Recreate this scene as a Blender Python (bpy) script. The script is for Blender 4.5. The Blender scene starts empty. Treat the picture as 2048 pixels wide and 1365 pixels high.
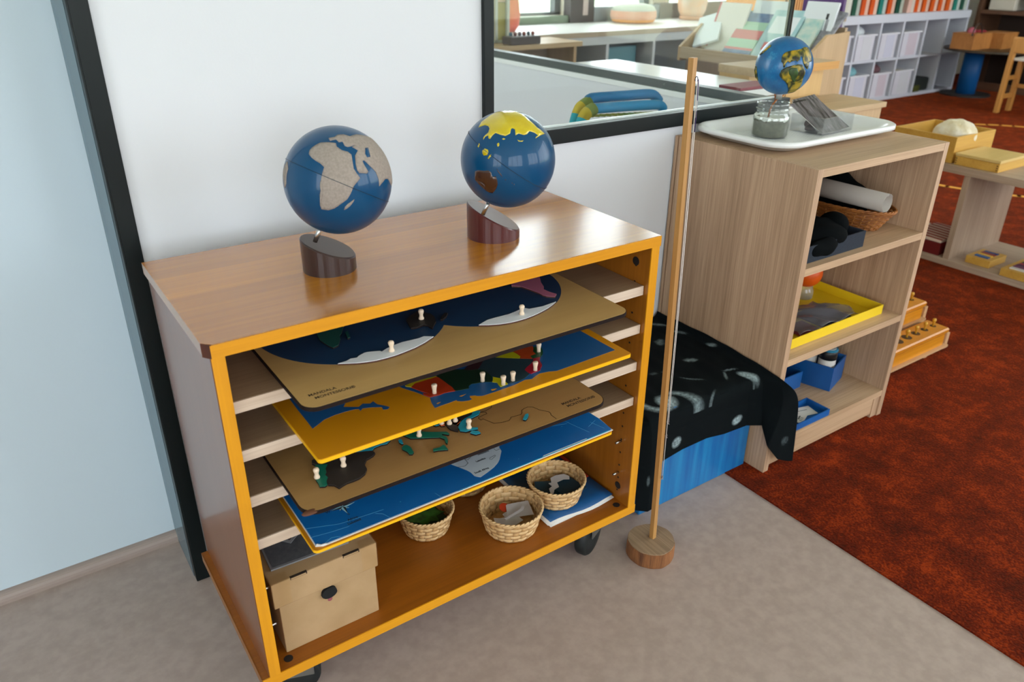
import bpy, bmesh, math, random
from mathutils import Vector, Matrix
PI = math.pi
S = bpy.context.scene
COL = S.collection
rnd = random.Random(7)

# ---------------------------------------------------------------- camera, world, lights, exposure
cd = bpy.data.cameras.new('camera'); cam = bpy.data.objects.new('camera', cd); COL.objects.link(cam)
_y, _p, _r = 0.60650, 0.46260, 0.0093
_f = Vector((math.sin(_y)*math.cos(_p), math.cos(_y)*math.cos(_p), -math.sin(_p)))
_rt = Vector((math.cos(_y), -math.sin(_y), 0)); _up = _rt.cross(_f)
_c, _s = math.cos(_r), math.sin(_r)
_r2 = _rt*_c+_up*_s; _u2 = _up*_c-_rt*_s
m4 = Matrix((_r2, _u2, -_f)).transposed().to_4x4(); m4.translation = (-0.1776, -0.9418, 1.1959)
cam.matrix_world = m4
cd.sensor_width = 36; cd.lens = 1555.22/2048*36; cd.clip_start = .02
cd.dof.use_dof = True; cd.dof.focus_distance = 1.45; cd.dof.aperture_fstop = 5.6
S.camera = cam
S.view_settings.view_transform = 'Standard'; S.view_settings.look = 'None'
S.view_settings.gamma = 1; S.view_settings.use_curve_mapping = False
S.view_settings.exposure = -0.2

W = bpy.data.worlds.new('world'); S.world = W; W.use_nodes = True
_b = W.node_tree.nodes['Background']; _b.inputs[0].default_value = (.93, .945, 1, 1); _b.inputs[1].default_value = 7.0

def window_light(name, loc, rot, sx, sy, power, col=(.93, .97, 1)):
    l = bpy.data.lights.new(name, 'AREA'); l.shape = 'RECTANGLE'; l.size = sx; l.size_y = sy
    l.energy = power; l.color = col
    o = bpy.data.objects.new(name, l); COL.objects.link(o); o.location = loc; o.rotation_euler = rot
    return o
def portal(name, loc, rot, sx, sy):
    o = window_light(name, loc, rot, sx, sy, 1); o.data.cycles.is_portal = True
    return o
# daylight enters by the window wall behind the camera and by the windows over the counter
SWIN = [(-2.6, .6), (1.8, 4.7)]
for a, b in SWIN:
    portal('south_daylight', ((a+b)/2, -4.56, 1.7), (PI/2, 0, 0), b-a, 2.2)
NWIN = [(2.2, 3.58), (3.80, 4.45), (4.62, 5.45)]
for a, b in NWIN:
    portal('north_daylight', ((a+b)/2, 3.95, 1.9), (-PI/2, 0, 0), b-a, 2.05)

portal('added_west_daylight', (-3.15, -2.1, 1.6), (0, -PI/2, 0), 2.3, 1.8)  # unseen west window, added to lift the light on the left side
portal('east_daylight', (5.05, -2.3, 1.625), (0, PI/2, 0), 2.35, 3.8)
portal('added_bay_daylight', (7.25, -.15, 1.6), (PI/2, 0, 0), 3.5, 2.2)  # invented bay window, there to light the far end of the room
CWIN = [(1.0, 3.5)]   # unseen corridor window, added to brighten the half wall behind the corner glass
portal('added_corridor_daylight', (-.55, 2.25, 1.5), (0, -PI/2, 0), 1.9, 2.5)

# ---------------------------------------------------------------- helpers
def lin(h):
    if not isinstance(h, str): return tuple(h)
    v = [int(h[i:i+2], 16)/255 for i in (0, 2, 4)]
    return tuple(((c+.055)/1.055)**2.4 if c > .04045 else c/12.92 for c in v)
_M = {}
def newmat(name):
    m = bpy.data.materials.new(name); m.use_nodes = True
    nt = m.node_tree; return m, nt, nt.nodes['Principled BSDF']
def setp(b, **k):
    for n, v in k.items(): b.inputs[n].default_value = v
def mat(name, col, rough=.5, metal=0, var=None, bump=None, coat=0, spec=.5, sheen=0):
    if name in _M: return _M[name]
    m, nt, b = newmat(name); N = nt.nodes; L = nt.links
    b.inputs['Base Color'].default_value = (*lin(col), 1)
    setp(b, Roughness=rough, Metallic=metal)
    b.inputs['Coat Weight'].default_value = coat; b.inputs['Coat Roughness'].default_value = .12
    b.inputs['Specular IOR Level'].default_value = spec; b.inputs['Sheen Weight'].default_value = sheen
    if var or bump:
        tc = N.new('ShaderNodeTexCoord')
    if var:
        c2, sc, det = var[:3]
        nz = N.new('ShaderNodeTexNoise'); nz.inputs['Scale'].default_value = sc; nz.inputs['Detail'].default_value = det
        L.new(tc.outputs['Object'], nz.inputs['Vector'])
        cr = N.new('ShaderNodeValToRGB'); cr.color_ramp.elements[0].position = .35; cr.color_ramp.elements[1].position = .65
        cr.color_ramp.elements[0].color = (*lin(col), 1); cr.color_ramp.elements[1].color = (*lin(c2), 1)
        L.new(nz.outputs['Fac'], cr.inputs['Fac']); L.new(cr.outputs['Color'], b.inputs['Base Color'])
    if bump:
        n2 = N.new('ShaderNodeTexNoise'); n2.inputs['Scale'].default_value = bump[0]; n2.inputs['Detail'].default_value = 4
        L.new(tc.outputs['Object'], n2.inputs['Vector'])
        bp = N.new('ShaderNodeBump'); bp.inputs['Strength'].default_value = bump[1]; bp.inputs['Distance'].default_value = .004
        L.new(n2.outputs['Fac'], bp.inputs['Height']); L.new(bp.outputs['Normal'], b.inputs['Normal'])
    _M[name] = m; return m
def wood(name, c1, c2, axis='x', scale=60, stretch=.04, rough=.45, coat=0, fine=.5, planks=None, bump=0):
    if name in _M: return _M[name]
    m, nt, b = newmat(name); N = nt.nodes; L = nt.links
    tc = N.new('ShaderNodeTexCoord')
    def noise(sc, st, det, rg=.6):
        mp = N.new('ShaderNodeMapping'); v = [1, 1, 1]; v['xyz'.index(axis)] = st; mp.inputs['Scale'].default_value = v
        nz = N.new('ShaderNodeTexNoise'); nz.inputs['Scale'].default_value = sc; nz.inputs['Detail'].default_value = det
        nz.inputs['Roughness'].default_value = rg
        L.new(tc.outputs['Object'], mp.inputs['Vector']); L.new(mp.outputs['Vector'], nz.inputs['Vector']); return nz
    a = noise(scale*.22, stretch*2, 3); f = noise(scale*3.2, stretch*.5, 4, .7)
    mx = N.new('ShaderNodeMix'); mx.data_type = 'FLOAT'; mx.inputs[0].default_value = fine
    L.new(a.outputs['Fac'], mx.inputs[2]); L.new(f.outputs['Fac'], mx.inputs[3])
    src = mx.outputs[0]
    if planks:   # board joints across the given axis: each board a little lighter or darker
        sx = N.new('ShaderNodeSeparateXYZ'); L.new(tc.outputs['Object'], sx.inputs[0])
        dv = N.new('ShaderNodeMath'); dv.operation = 'MULTIPLY'; dv.inputs[1].default_value = 1/planks[1]
        L.new(sx.outputs['xyz'.index(planks[0])], dv.inputs[0])
        fl = N.new('ShaderNodeMath'); fl.operation = 'FLOOR'; L.new(dv.outputs[0], fl.inputs[0])
        wn = N.new('ShaderNodeTexWhiteNoise'); wn.noise_dimensions = '1D'; L.new(fl.outputs[0], wn.inputs['W'])
        ml = N.new('ShaderNodeMath'); ml.operation = 'MULTIPLY_ADD'; ml.inputs[1].default_value = planks[2]; ml.inputs[2].default_value = -planks[2]/2
        L.new(wn.outputs['Value'], ml.inputs[0])
        ad = N.new('ShaderNodeMath'); ad.operation = 'ADD'; L.new(src, ad.inputs[0]); L.new(ml.outputs[0], ad.inputs[1]); src = ad.outputs[0]
    cr = N.new('ShaderNodeValToRGB'); cr.color_ramp.elements[0].position = .36; cr.color_ramp.elements[1].position = .64
    cr.color_ramp.elements[0].color = (*lin(c2), 1); cr.color_ramp.elements[1].color = (*lin(c1), 1)
    L.new(src, cr.inputs['Fac']); L.new(cr.outputs['Color'], b.inputs['Base Color'])
    setp(b, Roughness=rough); b.inputs['Coat Weight'].default_value = coat; b.inputs['Coat Roughness'].default_value = .14
    if bump:
        bp = N.new('ShaderNodeBump'); bp.inputs['Strength'].default_value = bump; bp.inputs['Distance'].default_value = .002
        L.new(f.outputs['Fac'], bp.inputs['Height']); L.new(bp.outputs['Normal'], b.inputs['Normal'])
    _M[name] = m; return m
def clear(name, tint=(1, 1, 1), refl=.06, rough=.02, fac=None):
    """clear glass or acrylic: see-through body with a fresnel surface reflection"""
    if name in _M: return _M[name]
    m = bpy.data.materials.new(name); m.use_nodes = True; nt = m.node_tree; N = nt.nodes; L = nt.links
    N.remove(N['Principled BSDF'])
    t = N.new('ShaderNodeBsdfTransparent'); t.inputs[0].default_value = (*tint, 1)
    g = N.new('ShaderNodeBsdfGlossy'); g.inputs['Roughness'].default_value = rough
    fr = N.new('ShaderNodeFresnel'); fr.inputs['IOR'].default_value = 1.45
    ma = N.new('ShaderNodeMath'); ma.operation = 'MULTIPLY_ADD'; ma.inputs[1].default_value = 1; ma.inputs[2].default_value = refl-.04
    L.new(fr.outputs[0], ma.inputs[0])
    ge = N.new('ShaderNodeNewGeometry'); fb = N.new('ShaderNodeMath'); fb.operation = 'SUBTRACT'; fb.inputs[0].default_value = 1
    L.new(ge.outputs['Backfacing'], fb.inputs[1]); mu = N.new('ShaderNodeMath'); mu.operation = 'MULTIPLY'; mu.use_clamp = True
    L.new(ma.outputs[0], mu.inputs[0]); L.new(fb.outputs[0], mu.inputs[1]); ma = mu   # only the outer skin reflects
    mx = N.new('ShaderNodeMixShader'); L.new(ma.outputs[0], mx.inputs[0]); L.new(t.outputs[0], mx.inputs[1]); L.new(g.outputs[0], mx.inputs[2])
    out = mx
    if fac:
        d = N.new('ShaderNodeBsdfDiffuse'); d.inputs[0].default_value = (*lin(fac[0]), 1)
        m2 = N.new('ShaderNodeMixShader'); m2.inputs[0].default_value = fac[1]
        L.new(mx.outputs[0], m2.inputs[1]); L.new(d.outputs[0], m2.inputs[2]); out = m2
    L.new(out.outputs[0], N['Material Output'].inputs[0]); _M[name] = m; return m

class G:
    def __init__(s): s.bm = bmesh.new()
    def box(s, x0, x1, y0, y1, z0, z1, bev=0, M=None):
        r = bmesh.ops.create_cube(s.bm, size=1)
        v = r['verts']
        bmesh.ops.transform(s.bm, verts=v, matrix=Matrix.Translation(((x0+x1)/2, (y0+y1)/2, (z0+z1)/2)) @ Matrix.Diagonal((abs(x1-x0), abs(y1-y0), abs(z1-z0), 1)))
        if M is not None: bmesh.ops.transform(s.bm, verts=v, matrix=M)
        if bev:
            ed = list({e for q in v for e in q.link_edges})
            bmesh.ops.bevel(s.bm, geom=ed, offset=bev, segments=2, affect='EDGES', profile=.6)
        return s
    def prism(s, pts, z0, z1, M=None):
        a = sum(pts[i-1][0]*pts[i][1]-pts[i][0]*pts[i-1][1] for i in range(len(pts)))
        if a < 0: pts = pts[::-1]
        f = (lambda p: M @ Vector(p)) if M is not None else Vector
        lo = [s.bm.verts.new(f((p[0], p[1], z0))) for p in pts]; hi = [s.bm.verts.new(f((p[0], p[1], z1))) for p in pts]
        n = len(pts)
        s.bm.faces.new(hi); s.bm.faces.new(lo[::-1])
        for i in range(n): s.bm.faces.new((lo[i-1], lo[i], hi[i], hi[i-1]))
        return s
    def quad(s, *p):
        s.bm.faces.new([s.bm.verts.new(q) for q in p]); return s
    def lathe(s, prof, c=(0, 0, 0), seg=32, M=None, wob=None, sx=1, sy=1):
        rings = []
        for r, z in prof:
            ring = []
            for i in range(seg):
                t = 2*PI*i/seg; rr = r*(1+(wob(t, z) if wob else 0))
                p = Vector((rr*math.cos(t)*sx, rr*math.sin(t)*sy, z))
                if M is not None: p = M @ p
                ring.append(s.bm.verts.new(p+Vector(c)))
            rings.append(ring)
        for a, b in zip(rings, rings[1:]):
            for i in range(seg): s.bm.faces.new((a[i-1], a[i], b[i], b[i-1]))
        if prof[0][0] > 1e-6: s.bm.faces.new(rings[0][::-1])
        if prof[-1][0] > 1e-6: s.bm.faces.new(rings[-1])
        return s
    def tube(s, pts, r, seg=8, closed=False, rfun=None):
        pts = [Vector(p) for p in pts]; n = len(pts); rings = []
        for i in range(n):
            a = pts[i-1] if (i or closed) else pts[i]; b = pts[(i+1) % n] if (i < n-1 or closed) else pts[i]
            t = (b-a).normalized(); u = t.cross(Vector((0, 0, 1)))
            if u.length < .2: u = t.cross(Vector((1, 0, 0)))
            u.normalize(); w = t.cross(u); rr = rfun(i/(n-1)) if rfun else r
            rings.append([s.bm.verts.new(pts[i]+u*rr*math.cos(2*PI*k/seg)+w*rr*math.sin(2*PI*k/seg)) for k in range(seg)])
        prs = list(zip(rings, rings[1:])) + ([(rings[-1], rings[0])] if closed else [])
        for a, b in prs:
            for k in range(seg): s.bm.faces.new((a[k-1], b[k-1], b[k], a[k]))
        if not closed: s.bm.faces.new(rings[0]); s.bm.faces.new(rings[-1][::-1])
        return s
    def cyl(s, p, q, r, seg=24, r2=None):
        p, q = Vector(p), Vector(q); M = (q-p).to_track_quat('Z', 'Y').to_matrix().to_4x4(); M.translation = p
        return s.lathe([(r, 0), (r if r2 is None else r2, (q-p).length)], seg=seg, M=M)
    def ball(s, c, r, sx=1, sy=1, sz=1, u=32, v=20, fn=None):
        q = bmesh.ops.create_uvsphere(s.bm, u_segments=u, v_segments=v, radius=1)['verts']
        for w in q:
            k = fn(w.co) if fn else 1
            w.co = Vector((w.co.x*r*sx*k, w.co.y*r*sy*k, w.co.z*r*sz*k))+Vector(c)
        return s
    def grid(s, rows):
        V = [[s.bm.verts.new(p) for p in r] for r in rows]
        for a, b in zip(V, V[1:]):
            for i in range(len(a)-1): s.bm.faces.new((a[i], a[i+1], b[i+1], b[i]))
        return s
def tag(o, label, cat, group=None):
    o['label'] = label; o['category'] = cat
    if group: o['group'] = group
    return o
def thing(name, label, cat, loc, group=None):
    o = bpy.data.objects.new(name, None); o.empty_display_size = .05; COL.objects.link(o); o.location = loc
    return tag(o, label, cat, group)
def worg(o):
    v = Vector((0, 0, 0))
    while o: v += o.location; o = o.parent
    return v
def obj(name, g, m, parent=None, loc=None, smooth=False, label=None):
    """link the collected shape as one mesh; shapes are given in room coordinates"""
    bm = g.bm if isinstance(g, G) else g
    if parent is not None: org = worg(parent)
    elif loc is not None: org = Vector(loc)
    else:
        xs = [v.co for v in bm.verts]
        org = Vector(((min(p.x for p in xs)+max(p.x for p in xs))/2, (min(p.y for p in xs)+max(p.y for p in xs))/2, min(p.z for p in xs)))
    for v in bm.verts: v.co -= org
    bmesh.ops.recalc_face_normals(bm, faces=bm.faces[:])
    me = bpy.data.meshes.new(name); bm.to_mesh(me); bm.free()
    if smooth:
        for p in me.polygons: p.use_smooth = True
    me.materials.append(m)
    o = bpy.data.objects.new(name, me); COL.objects.link(o)
    if parent is not None: o.parent = parent
    else: o.location = org
    if label: o['label'] = label
    return o
def struct(name, g, m, smooth=False, parent=None):
    o = obj(name, g, m, smooth=smooth, parent=parent)
    if parent is None: o['kind'] = 'structure'
    return o
def dup(root, delta=(0, 0, 0), rotz=0, label=None):
    """a copy of a thing with copies of its parts and sub-parts"""
    r = root.copy(); COL.objects.link(r); r.location = root.location+Vector(delta); r.rotation_euler = (0, 0, root.rotation_euler.z+rotz)
    if label: r['label'] = label
    for c in root.children:
        d = c.copy(); COL.objects.link(d); d.parent = r
        for e in c.children:
            k = e.copy(); COL.objects.link(k); k.parent = d
    return r
def smoothmod(o, n=1, ang=None):
    s = o.modifiers.new('sub', 'SUBSURF'); s.levels = n; s.render_levels = n; return o
def solid(o, t, off=-1):
    s = o.modifiers.new('thick', 'SOLIDIFY'); s.thickness = t; s.offset = off; return o
def P2(a): return [(p[0]*1e-4, p[1]*1e-4) for p in a]
def text(name, body, size, loc, m, parent, rz=0, M=None, ext=.00015, spacing=1, xscale=1):
    c = bpy.data.curves.new(name, 'FONT'); c.body = body; c.size = size; c.extrude = ext; c.space_character = spacing; c.offset = size*.012
    c.materials.append(m)
    tmp = bpy.data.objects.new('t', c); COL.objects.link(tmp); bpy.context.view_layer.update()
    me = bpy.data.meshes.new_from_object(tmp.evaluated_get(bpy.context.evaluated_depsgraph_get()))
    bpy.data.objects.remove(tmp); bpy.data.curves.remove(c); me.name = name
    if not me.materials: me.materials.append(m)
    o = bpy.data.objects.new(name, me); COL.objects.link(o); o.parent = parent
    o.location = Vector(loc)-worg(parent); o.rotation_euler = (0, 0, rz); o.scale = (xscale, 1, 1)
    return o
def rrect(x0, x1, y0, y1, r, n=6):
    P = []
    for cx, cy, a in ((x1-r, y0+r, -PI/2), (x1-r, y1-r, 0), (x0+r, y1-r, PI/2), (x0+r, y0+r, PI)):
        for i in range(n+1): P.append((cx+r*math.cos(a+PI/2*i/n), cy+r*math.sin(a+PI/2*i/n)))
    return P
def strip(pts, w, z0, z1):
    """a thin engraved or printed line following pts"""
    g = G()
    for a, b in zip(pts, pts[1:]):
        d = Vector((b[0]-a[0], b[1]-a[1])); 
        if d.length < 1e-6: continue
        d.normalize(); n = Vector((-d.y, d.x))*w/2; e = d*w*.3
        g.prism([(a[0]-e.x+n.x, a[1]-e.y+n.y), (a[0]-e.x-n.x, a[1]-e.y-n.y), (b[0]+e.x-n.x, b[1]+e.y-n.y), (b[0]+e.x+n.x, b[1]+e.y+n.y)], z0, z1)
    return g
def frame_M(org, xa, za):
    """matrix with local x along xa and z along za"""
    xa = Vector(xa).normalized(); za = Vector(za).normalized(); ya = za.cross(xa).normalized(); xa = ya.cross(za)
    M = Matrix((xa, ya, za)).transposed().to_4x4(); M.translation = org; return M
P_ANT_W=[(1821,197),(1952,201),(2036,237),(2127,214),(2177,255),(2283,298),(2330,297),(2505,227),(2518,188),(2626,243),(2776,281),(2921,304),(3049,292),(3197,283),(3293,302),(3417,212),(3204,108),(3017,42),(2830,3),(2654,-24),(2491,-29),(2338,-19),(2198,15),(2066,63)]
P_ANT_E=[(4228,180),(4336,221),(4450,264),(4606,267),(4865,255),(4994,277),(5146,314),(5210,355),(5270,244),(5523,205),(5705,225),(5835,237),(5709,166),(5566,103),(5378,40),(5181,-8),(5003,-33),(4823,-34),(4680,-17),(4530,21),(4361,93)]
P_AUS=[(3351,1000),(3444,1075),(3575,1151),(3676,1202),(3767,1166),(3746,1061),(3795,982),(3791,845),(3727,683),(3612,560),(3555,489),(3542,562),(3543,628),(3493,683),(3421,664),(3343,651),(3270,678),(3308,849)]
P_NZ=[(3859,755),(4003,892),(4050,860),(3961,756),(3841,676),(3821,698)]
P_AFR=[(1930,1248),(1902,1061),(1931,861),(1966,720),(2069,758),(2185,954),(2211,1053),(2267,1107),(2430,1386),(2652,1737),(2597,2010),(2317,1959),(2027,1653)]
P_MAD=[(2333,1106),(2391,1144),(2328,909),(2279,892)]
P_SAM=[(5607,1252),(5727,1141),(5777,952),(5822,708),(5820,606),(5848,528),(5953,423),(6047,499),(6001,650),(5989,800),(6061,890),(6142,1092),(6230,1230),(6412,1583),(6283,1878),(5810,1639)]
K_ANT_W=[(2644,115)]
K_ANT_E=[(5036,125)]
K_AUS=[(3565,881)]
S_SEA_W=[(1290,1003),(1280,615),(1277,284),(1270,11),(1509,151),(1689,185),(1857,184),(2000,170),(2053,144),(2049,79),(2110,129),(2239,79),(2367,3),(2350,-77),(2413,-105),(2467,-63),(2404,34),(2343,112),(2332,227),(2259,191),(2167,253),(2077,197),(2010,241),(1886,324),(1966,434),(1974,962),(1660,1273)]
S_SEA_E=[(2874,420),(2893,344),(3006,112),(3060,-32),(3109,-156),(3052,-312),(3022,-467),(3142,-460),(3259,-459),(3413,-449),(3407,-484),(3468,-530),(3566,-566),(3632,-556),(3622,-513),(3650,-455),(3729,-487),(3741,-516),(3811,-563),(4038,-570),(4199,-565),(4445,-556),(4654,-514),(4774,-554),(4896,-502),(4983,-475),(5147,-506),(5278,-560),(5451,-557),(6584,-521),(6567,404),(6385,1097),(4287,1235),(3478,671)]
Q_RED=[(3014,279),(3120,352),(3515,351),(3534,305),(3554,-97),(3540,-134),(3536,-204),(3372,-163),(3275,-175),(3112,-151),(3066,-35),(3083,15),(3172,-70),(3095,59)]
Q_YST=[(2957,381),(3071,401),(3238,403),(3523,379),(3520,347),(3120,352),(3018,286),(2966,343)]
Q_DGR=[(3534,371),(3711,422),(3868,420),(4017,321),(4079,239),(4200,200),(4284,102),(4282,-26),(4267,-150),(4177,-287),(4088,-228),(3971,-189),(3864,-159),(3796,-194),(3754,-261),(3688,-243),(3633,-234),(3540,-206),(3554,-97),(3534,305)]
Q_PUR=[(4009,309),(4150,407),(4341,529),(4566,489),(4415,372),(4241,213),(4203,204),(4082,244)]
Q_SLA=[(4421,368),(4493,428),(4582,514),(4682,382),(4780,299),(5003,125),(5181,-15),(5147,-61),(5051,-122),(4908,-203),(4849,-239),(4837,-327),(4830,-407),(4677,-482),(4562,-505),(4469,-498),(4388,-486),(4361,-468),(4373,-402),(4360,-278),(4282,-150),(4282,-26),(4287,107),(4226,189)]
Q_YSM=[(4276,-156),(4351,-266),(4360,-409),(4350,-483),(4265,-491),(4202,-490),(4208,-421),(4233,-347),(4179,-289),(4233,-226)]
Q_YTR=[(4676,386),(4853,408),(5052,395),(5064,287),(5059,179),(5008,132),(4785,306)]
Q_ORG=[(5062,396),(5241,414),(5470,385),(5422,294),(5354,225),(5336,114),(5213,107),(5186,4),(5014,129),(5061,178),(5069,294)]
Q_GRN=[(5450,352),(5530,318),(5556,243),(5491,115),(5422,31),(5343,-21),(5265,5),(5201,8),(5210,98),(5334,107),(5355,213),(5412,255)]
Q_CRI=[(5197,-4),(5256,-7),(5334,-22),(5246,-116),(5203,-241),(5173,-291),(5110,-337),(5056,-398),(4947,-408),(4857,-416),(4840,-346),(4846,-248),(4923,-195),(5049,-138),(5157,-67)]
K_RED=[(3229,-88)]
K_DGR=[(4059,-187)]
K_YSM=[(4275,-464)]
K_SLA=[(4478,-438)]
K_CRI=[(4980,-362)]
K_GRN=[(5427,154)]
S_ISLE=[(4032,-472),(4129,-499),(4071,-520),(4024,-520)]
S_ISLE2=[(3101,-374),(3142,-357),(3182,-369),(3113,-397)]
S_ISLE3=[(3509,-377),(3630,-375),(3529,-405)]
E_POR=[(1302,203),(1396,186),(1475,133),(1403,45),(1365,-77),(1328,-110),(1347,-186),(1291,-257),(1268,-349),(1223,-366),(1156,-330),(1172,-234),(1174,-136),(1206,1),(1276,101)]
E_SPA=[(1306,352),(1375,368),(1542,507),(1790,634),(1945,497),(1867,210),(2047,137),(2190,73),(2193,-8),(2140,-51),(2062,-77),(2008,-87),(1929,-187),(1912,-311),(1835,-407),(1724,-462),(1611,-472),(1520,-468),(1433,-493),(1379,-513),(1346,-413),(1274,-353),(1293,-259),(1344,-193),(1332,-113),(1372,-67),(1407,43),(1474,118),(1306,215),(1280,278)]
E_FRA=[(1874,206),(1993,531),(2330,714),(2594,538),(2583,220),(2549,186),(2460,126),(2369,148),(2244,134),(2192,88),(2053,150)]
E_COR=[(2655,115),(2700,125),(2700,75),(2678,-10),(2653,-16),(2636,51)]
E_SAR=[(2599,-111),(2650,-73),(2700,-74),(2726,-157),(2713,-245),(2701,-317),(2657,-351),(2620,-326),(2625,-250),(2593,-148)]
E_ITA=[(2774,218),(2902,245),(3069,255),(3086,122),(3210,21),(3414,-98),(3425,-174),(3404,-194),(3320,-104),(3302,-150),(3338,-228),(3313,-319),(3251,-403),(3248,-359),(3281,-264),(3242,-177),(3134,-115),(2997,-41),(2839,58),(2810,135)]
E_SIC=[(2992,-406),(3098,-429),(3183,-397),(3191,-452),(3180,-551),(3048,-485),(2969,-465)]
E_SLO=[(3331,204),(3366,234),(3448,215),(3413,138),(3355,149)]
E_CRO=[(3426,151),(3467,184),(3528,154),(3480,79),(3425,95)]
E_SER=[(3520,131),(3712,220),(3868,226),(4067,206),(4042,118),(3872,76),(3795,73),(3640,-28),(3649,-80),(3582,-186),(3539,-136),(3504,-71),(3501,19)]
E_MAC=[(3618,73),(3685,110),(3745,117),(3792,93),(3753,29),(3656,-17),(3617,12)]
E_GRE=[(4033,135),(4125,205),(4206,132),(4127,53),(4018,34),(3904,19),(3800,-57),(3767,-194),(3902,-274),(3879,-315),(3766,-281),(3677,-274),(3609,-204),(3639,-91),(3757,26),(3902,93)]
E_PEL=[(3713,-342),(3771,-302),(3856,-376),(3851,-442),(3763,-434)]
E_CYP=[(4656,-483),(4730,-418),(4789,-376),(4837,-383),(4808,-435),(4742,-495),(4683,-525)]
K_POR=[(1205,-114)]
K_SPA=[(1648,-59)]
K_ITA=[(2983,30)]
K_CRO=[(3465,149)]
K_SER=[(3568,70)]
K_MAC=[(3691,88)]
K_GRE=[(3770,-214)]
L_TUR=[(4526,265),(4453,167),(4316,131),(4210,140),(4292,93),(4283,45),(4107,21),(4087,-1),(4092,-74),(4138,-59),(4168,-142),(4217,-278),(4320,-319),(4342,-327),(4470,-344),(4540,-303),(4554,-277),(4747,-300),(4797,-262),(4834,-198),(4905,-172),(4978,-166),(5057,-219),(5077,-287),(5096,-354),(5192,-490),(5191,-544),(5162,-596),(5163,-737)]
PAPER=[(915,783),(918,360),(916,-212),(909,-563),(1005,-615),(6584,-627),(6579,-575),(6626,-206),(6603,146)]
S_ZA=[(3559,128),(3705,127),(3839,136),(4314,137),(4603,133),(4541,54),(4511,-64),(4346,-253),(4259,-326),(4141,-391),(3972,-451),(3802,-501),(3764,-461),(3737,-418),(3738,-300),(3716,-217),(3641,-40)]
L_ZA1=[(3634,-51),(3756,-92),(3843,-47),(3852,111),(3857,58),(3890,36),(4001,94),(4153,126)]
L_ZA2=[(4230,-126),(4348,-106),(4339,-133),(4231,-183),(4207,-160),(4230,-126)]
L_ZA3=[(4466,103),(4435,56),(4445,-2),(4516,2)]
T_TEXT=[(4105,50),(4358,56),(3973,-108),(4169,-102),(3777,-374),(4068,-374),(1602,57),(1531,-325),(1678,-319),(1497,-384),(1692,-389),(1332,68),(1600,-169),(1874,94)]
T_B3=[(5527,-450),(5890,-448),(5562,-555),(6179,-537)]
T_B1=[(1138,-418),(1502,-414),(1187,-525),(1817,-507)]
COMPASS=[(1602,57),(1809,79),(1607,-117),(1402,63),(1605,216)]
G1_AFR=[(-652,-390,650),(-615,-357,703),(-560,-355,748),(-481,-373,793),(-417,-391,820),(-299,-472,829),(-195,-549,813),(-211,-607,766),(-154,-687,710),(-65,-729,682),(-19,-774,633),(-41,-845,534),(-56,-906,418),(-22,-939,342),(27,-968,250),(-54,-981,186),(-117,-985,130),(-183,-983,7),(-253,-963,-93),(-365,-915,-173),(-458,-854,-248),(-545,-789,-283),(-650,-712,-266),(-650,-752,-109),(-617,-787,27),(-609,-782,130),(-606,-746,278),(-569,-733,373),(-519,-716,467),(-554,-649,522),(-608,-560,562),(-639,-479,601)]
G1_EUA=[(-260,-392,882),(-160,-419,894),(-88,-386,918),(18,-399,917),(117,-456,882),(281,-374,884),(446,-322,835),(690,-151,708),(737,-294,609),(839,-307,449),(877,-381,294),(907,-401,127),(893,-447,-58),(790,-609,-76),(727,-686,20),(683,-725,90),(588,-800,120),(473,-878,73),(410,-911,35),(413,-896,166),(374,-877,301),(273,-866,419),(217,-846,487),(184,-832,523),(147,-848,510),(166,-884,436),(213,-919,332),(174,-936,307),(33,-941,335),(4,-922,387),(5,-876,482),(43,-787,615),(136,-719,682),(51,-669,742),(158,-624,765),(29,-658,753),(-28,-661,750),(-71,-636,768),(-71,-553,830),(-139,-549,824),(-159,-476,865),(-264,-459,848)]
G1_MAD=[(-304,-909,-287),(-288,-930,-230),(-243,-954,-178),(-125,-987,-103),(-134,-982,-135),(-192,-958,-212),(-267,-923,-276)]
G1_SAM=[(-945,214,249),(-898,133,420),(-887,92,453),(-934,-41,355),(-975,-12,221),(-995,-23,93),(-998,65,-8),(-989,116,87)]
G1_CAS=[(300,-659,689),(370,-632,681),(352,-707,614),(336,-766,548),(263,-790,554),(250,-753,609)]
G2_ASI=[(-682,66,728),(-549,158,820),(-401,137,906),(-169,173,970),(7,32,999),(171,-82,982),(204,-294,934),(214,-452,866),(290,-603,743),(397,-627,670),(456,-655,603),(282,-744,606),(114,-810,576),(147,-784,604),(217,-758,615),(143,-726,673),(37,-704,710),(-50,-744,666),(-124,-743,658),(-221,-692,688),(-294,-691,660),(-248,-602,759),(-279,-562,779),(-313,-561,766),(-375,-617,692),(-474,-593,651),(-538,-515,668),(-589,-417,692),(-623,-404,670),(-661,-396,637),(-707,-400,583),(-721,-363,590),(-699,-320,640),(-741,-274,613),(-788,-271,552),(-764,-243,597),(-721,-257,643),(-672,-280,685),(-618,-241,749),(-596,-163,786),(-612,-54,789),(-653,19,757)]
G2_BOR=[(-865,-351,360),(-825,-389,410),(-797,-461,389),(-805,-482,346),(-830,-475,293),(-869,-411,275),(-874,-374,310)]
G2_SUL=[(-833,-502,233),(-797,-522,305),(-776,-547,314),(-791,-548,273),(-825,-520,223)]
G2_PHI=[(-882,-207,424),(-846,-211,490),(-854,-245,459),(-884,-237,403)]
G2_ISL=[(-654,-559,510),(-616,-580,534),(-621,-605,498),(-650,-606,459),(-660,-587,469)]
G2_JAP=[(-294,-757,584),(-243,-789,565),(-174,-804,569),(-212,-809,548),(-282,-782,556)]
G2_KOR=[(-549,-584,598),(-519,-595,614),(-492,-629,602),(-531,-613,585)]
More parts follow.
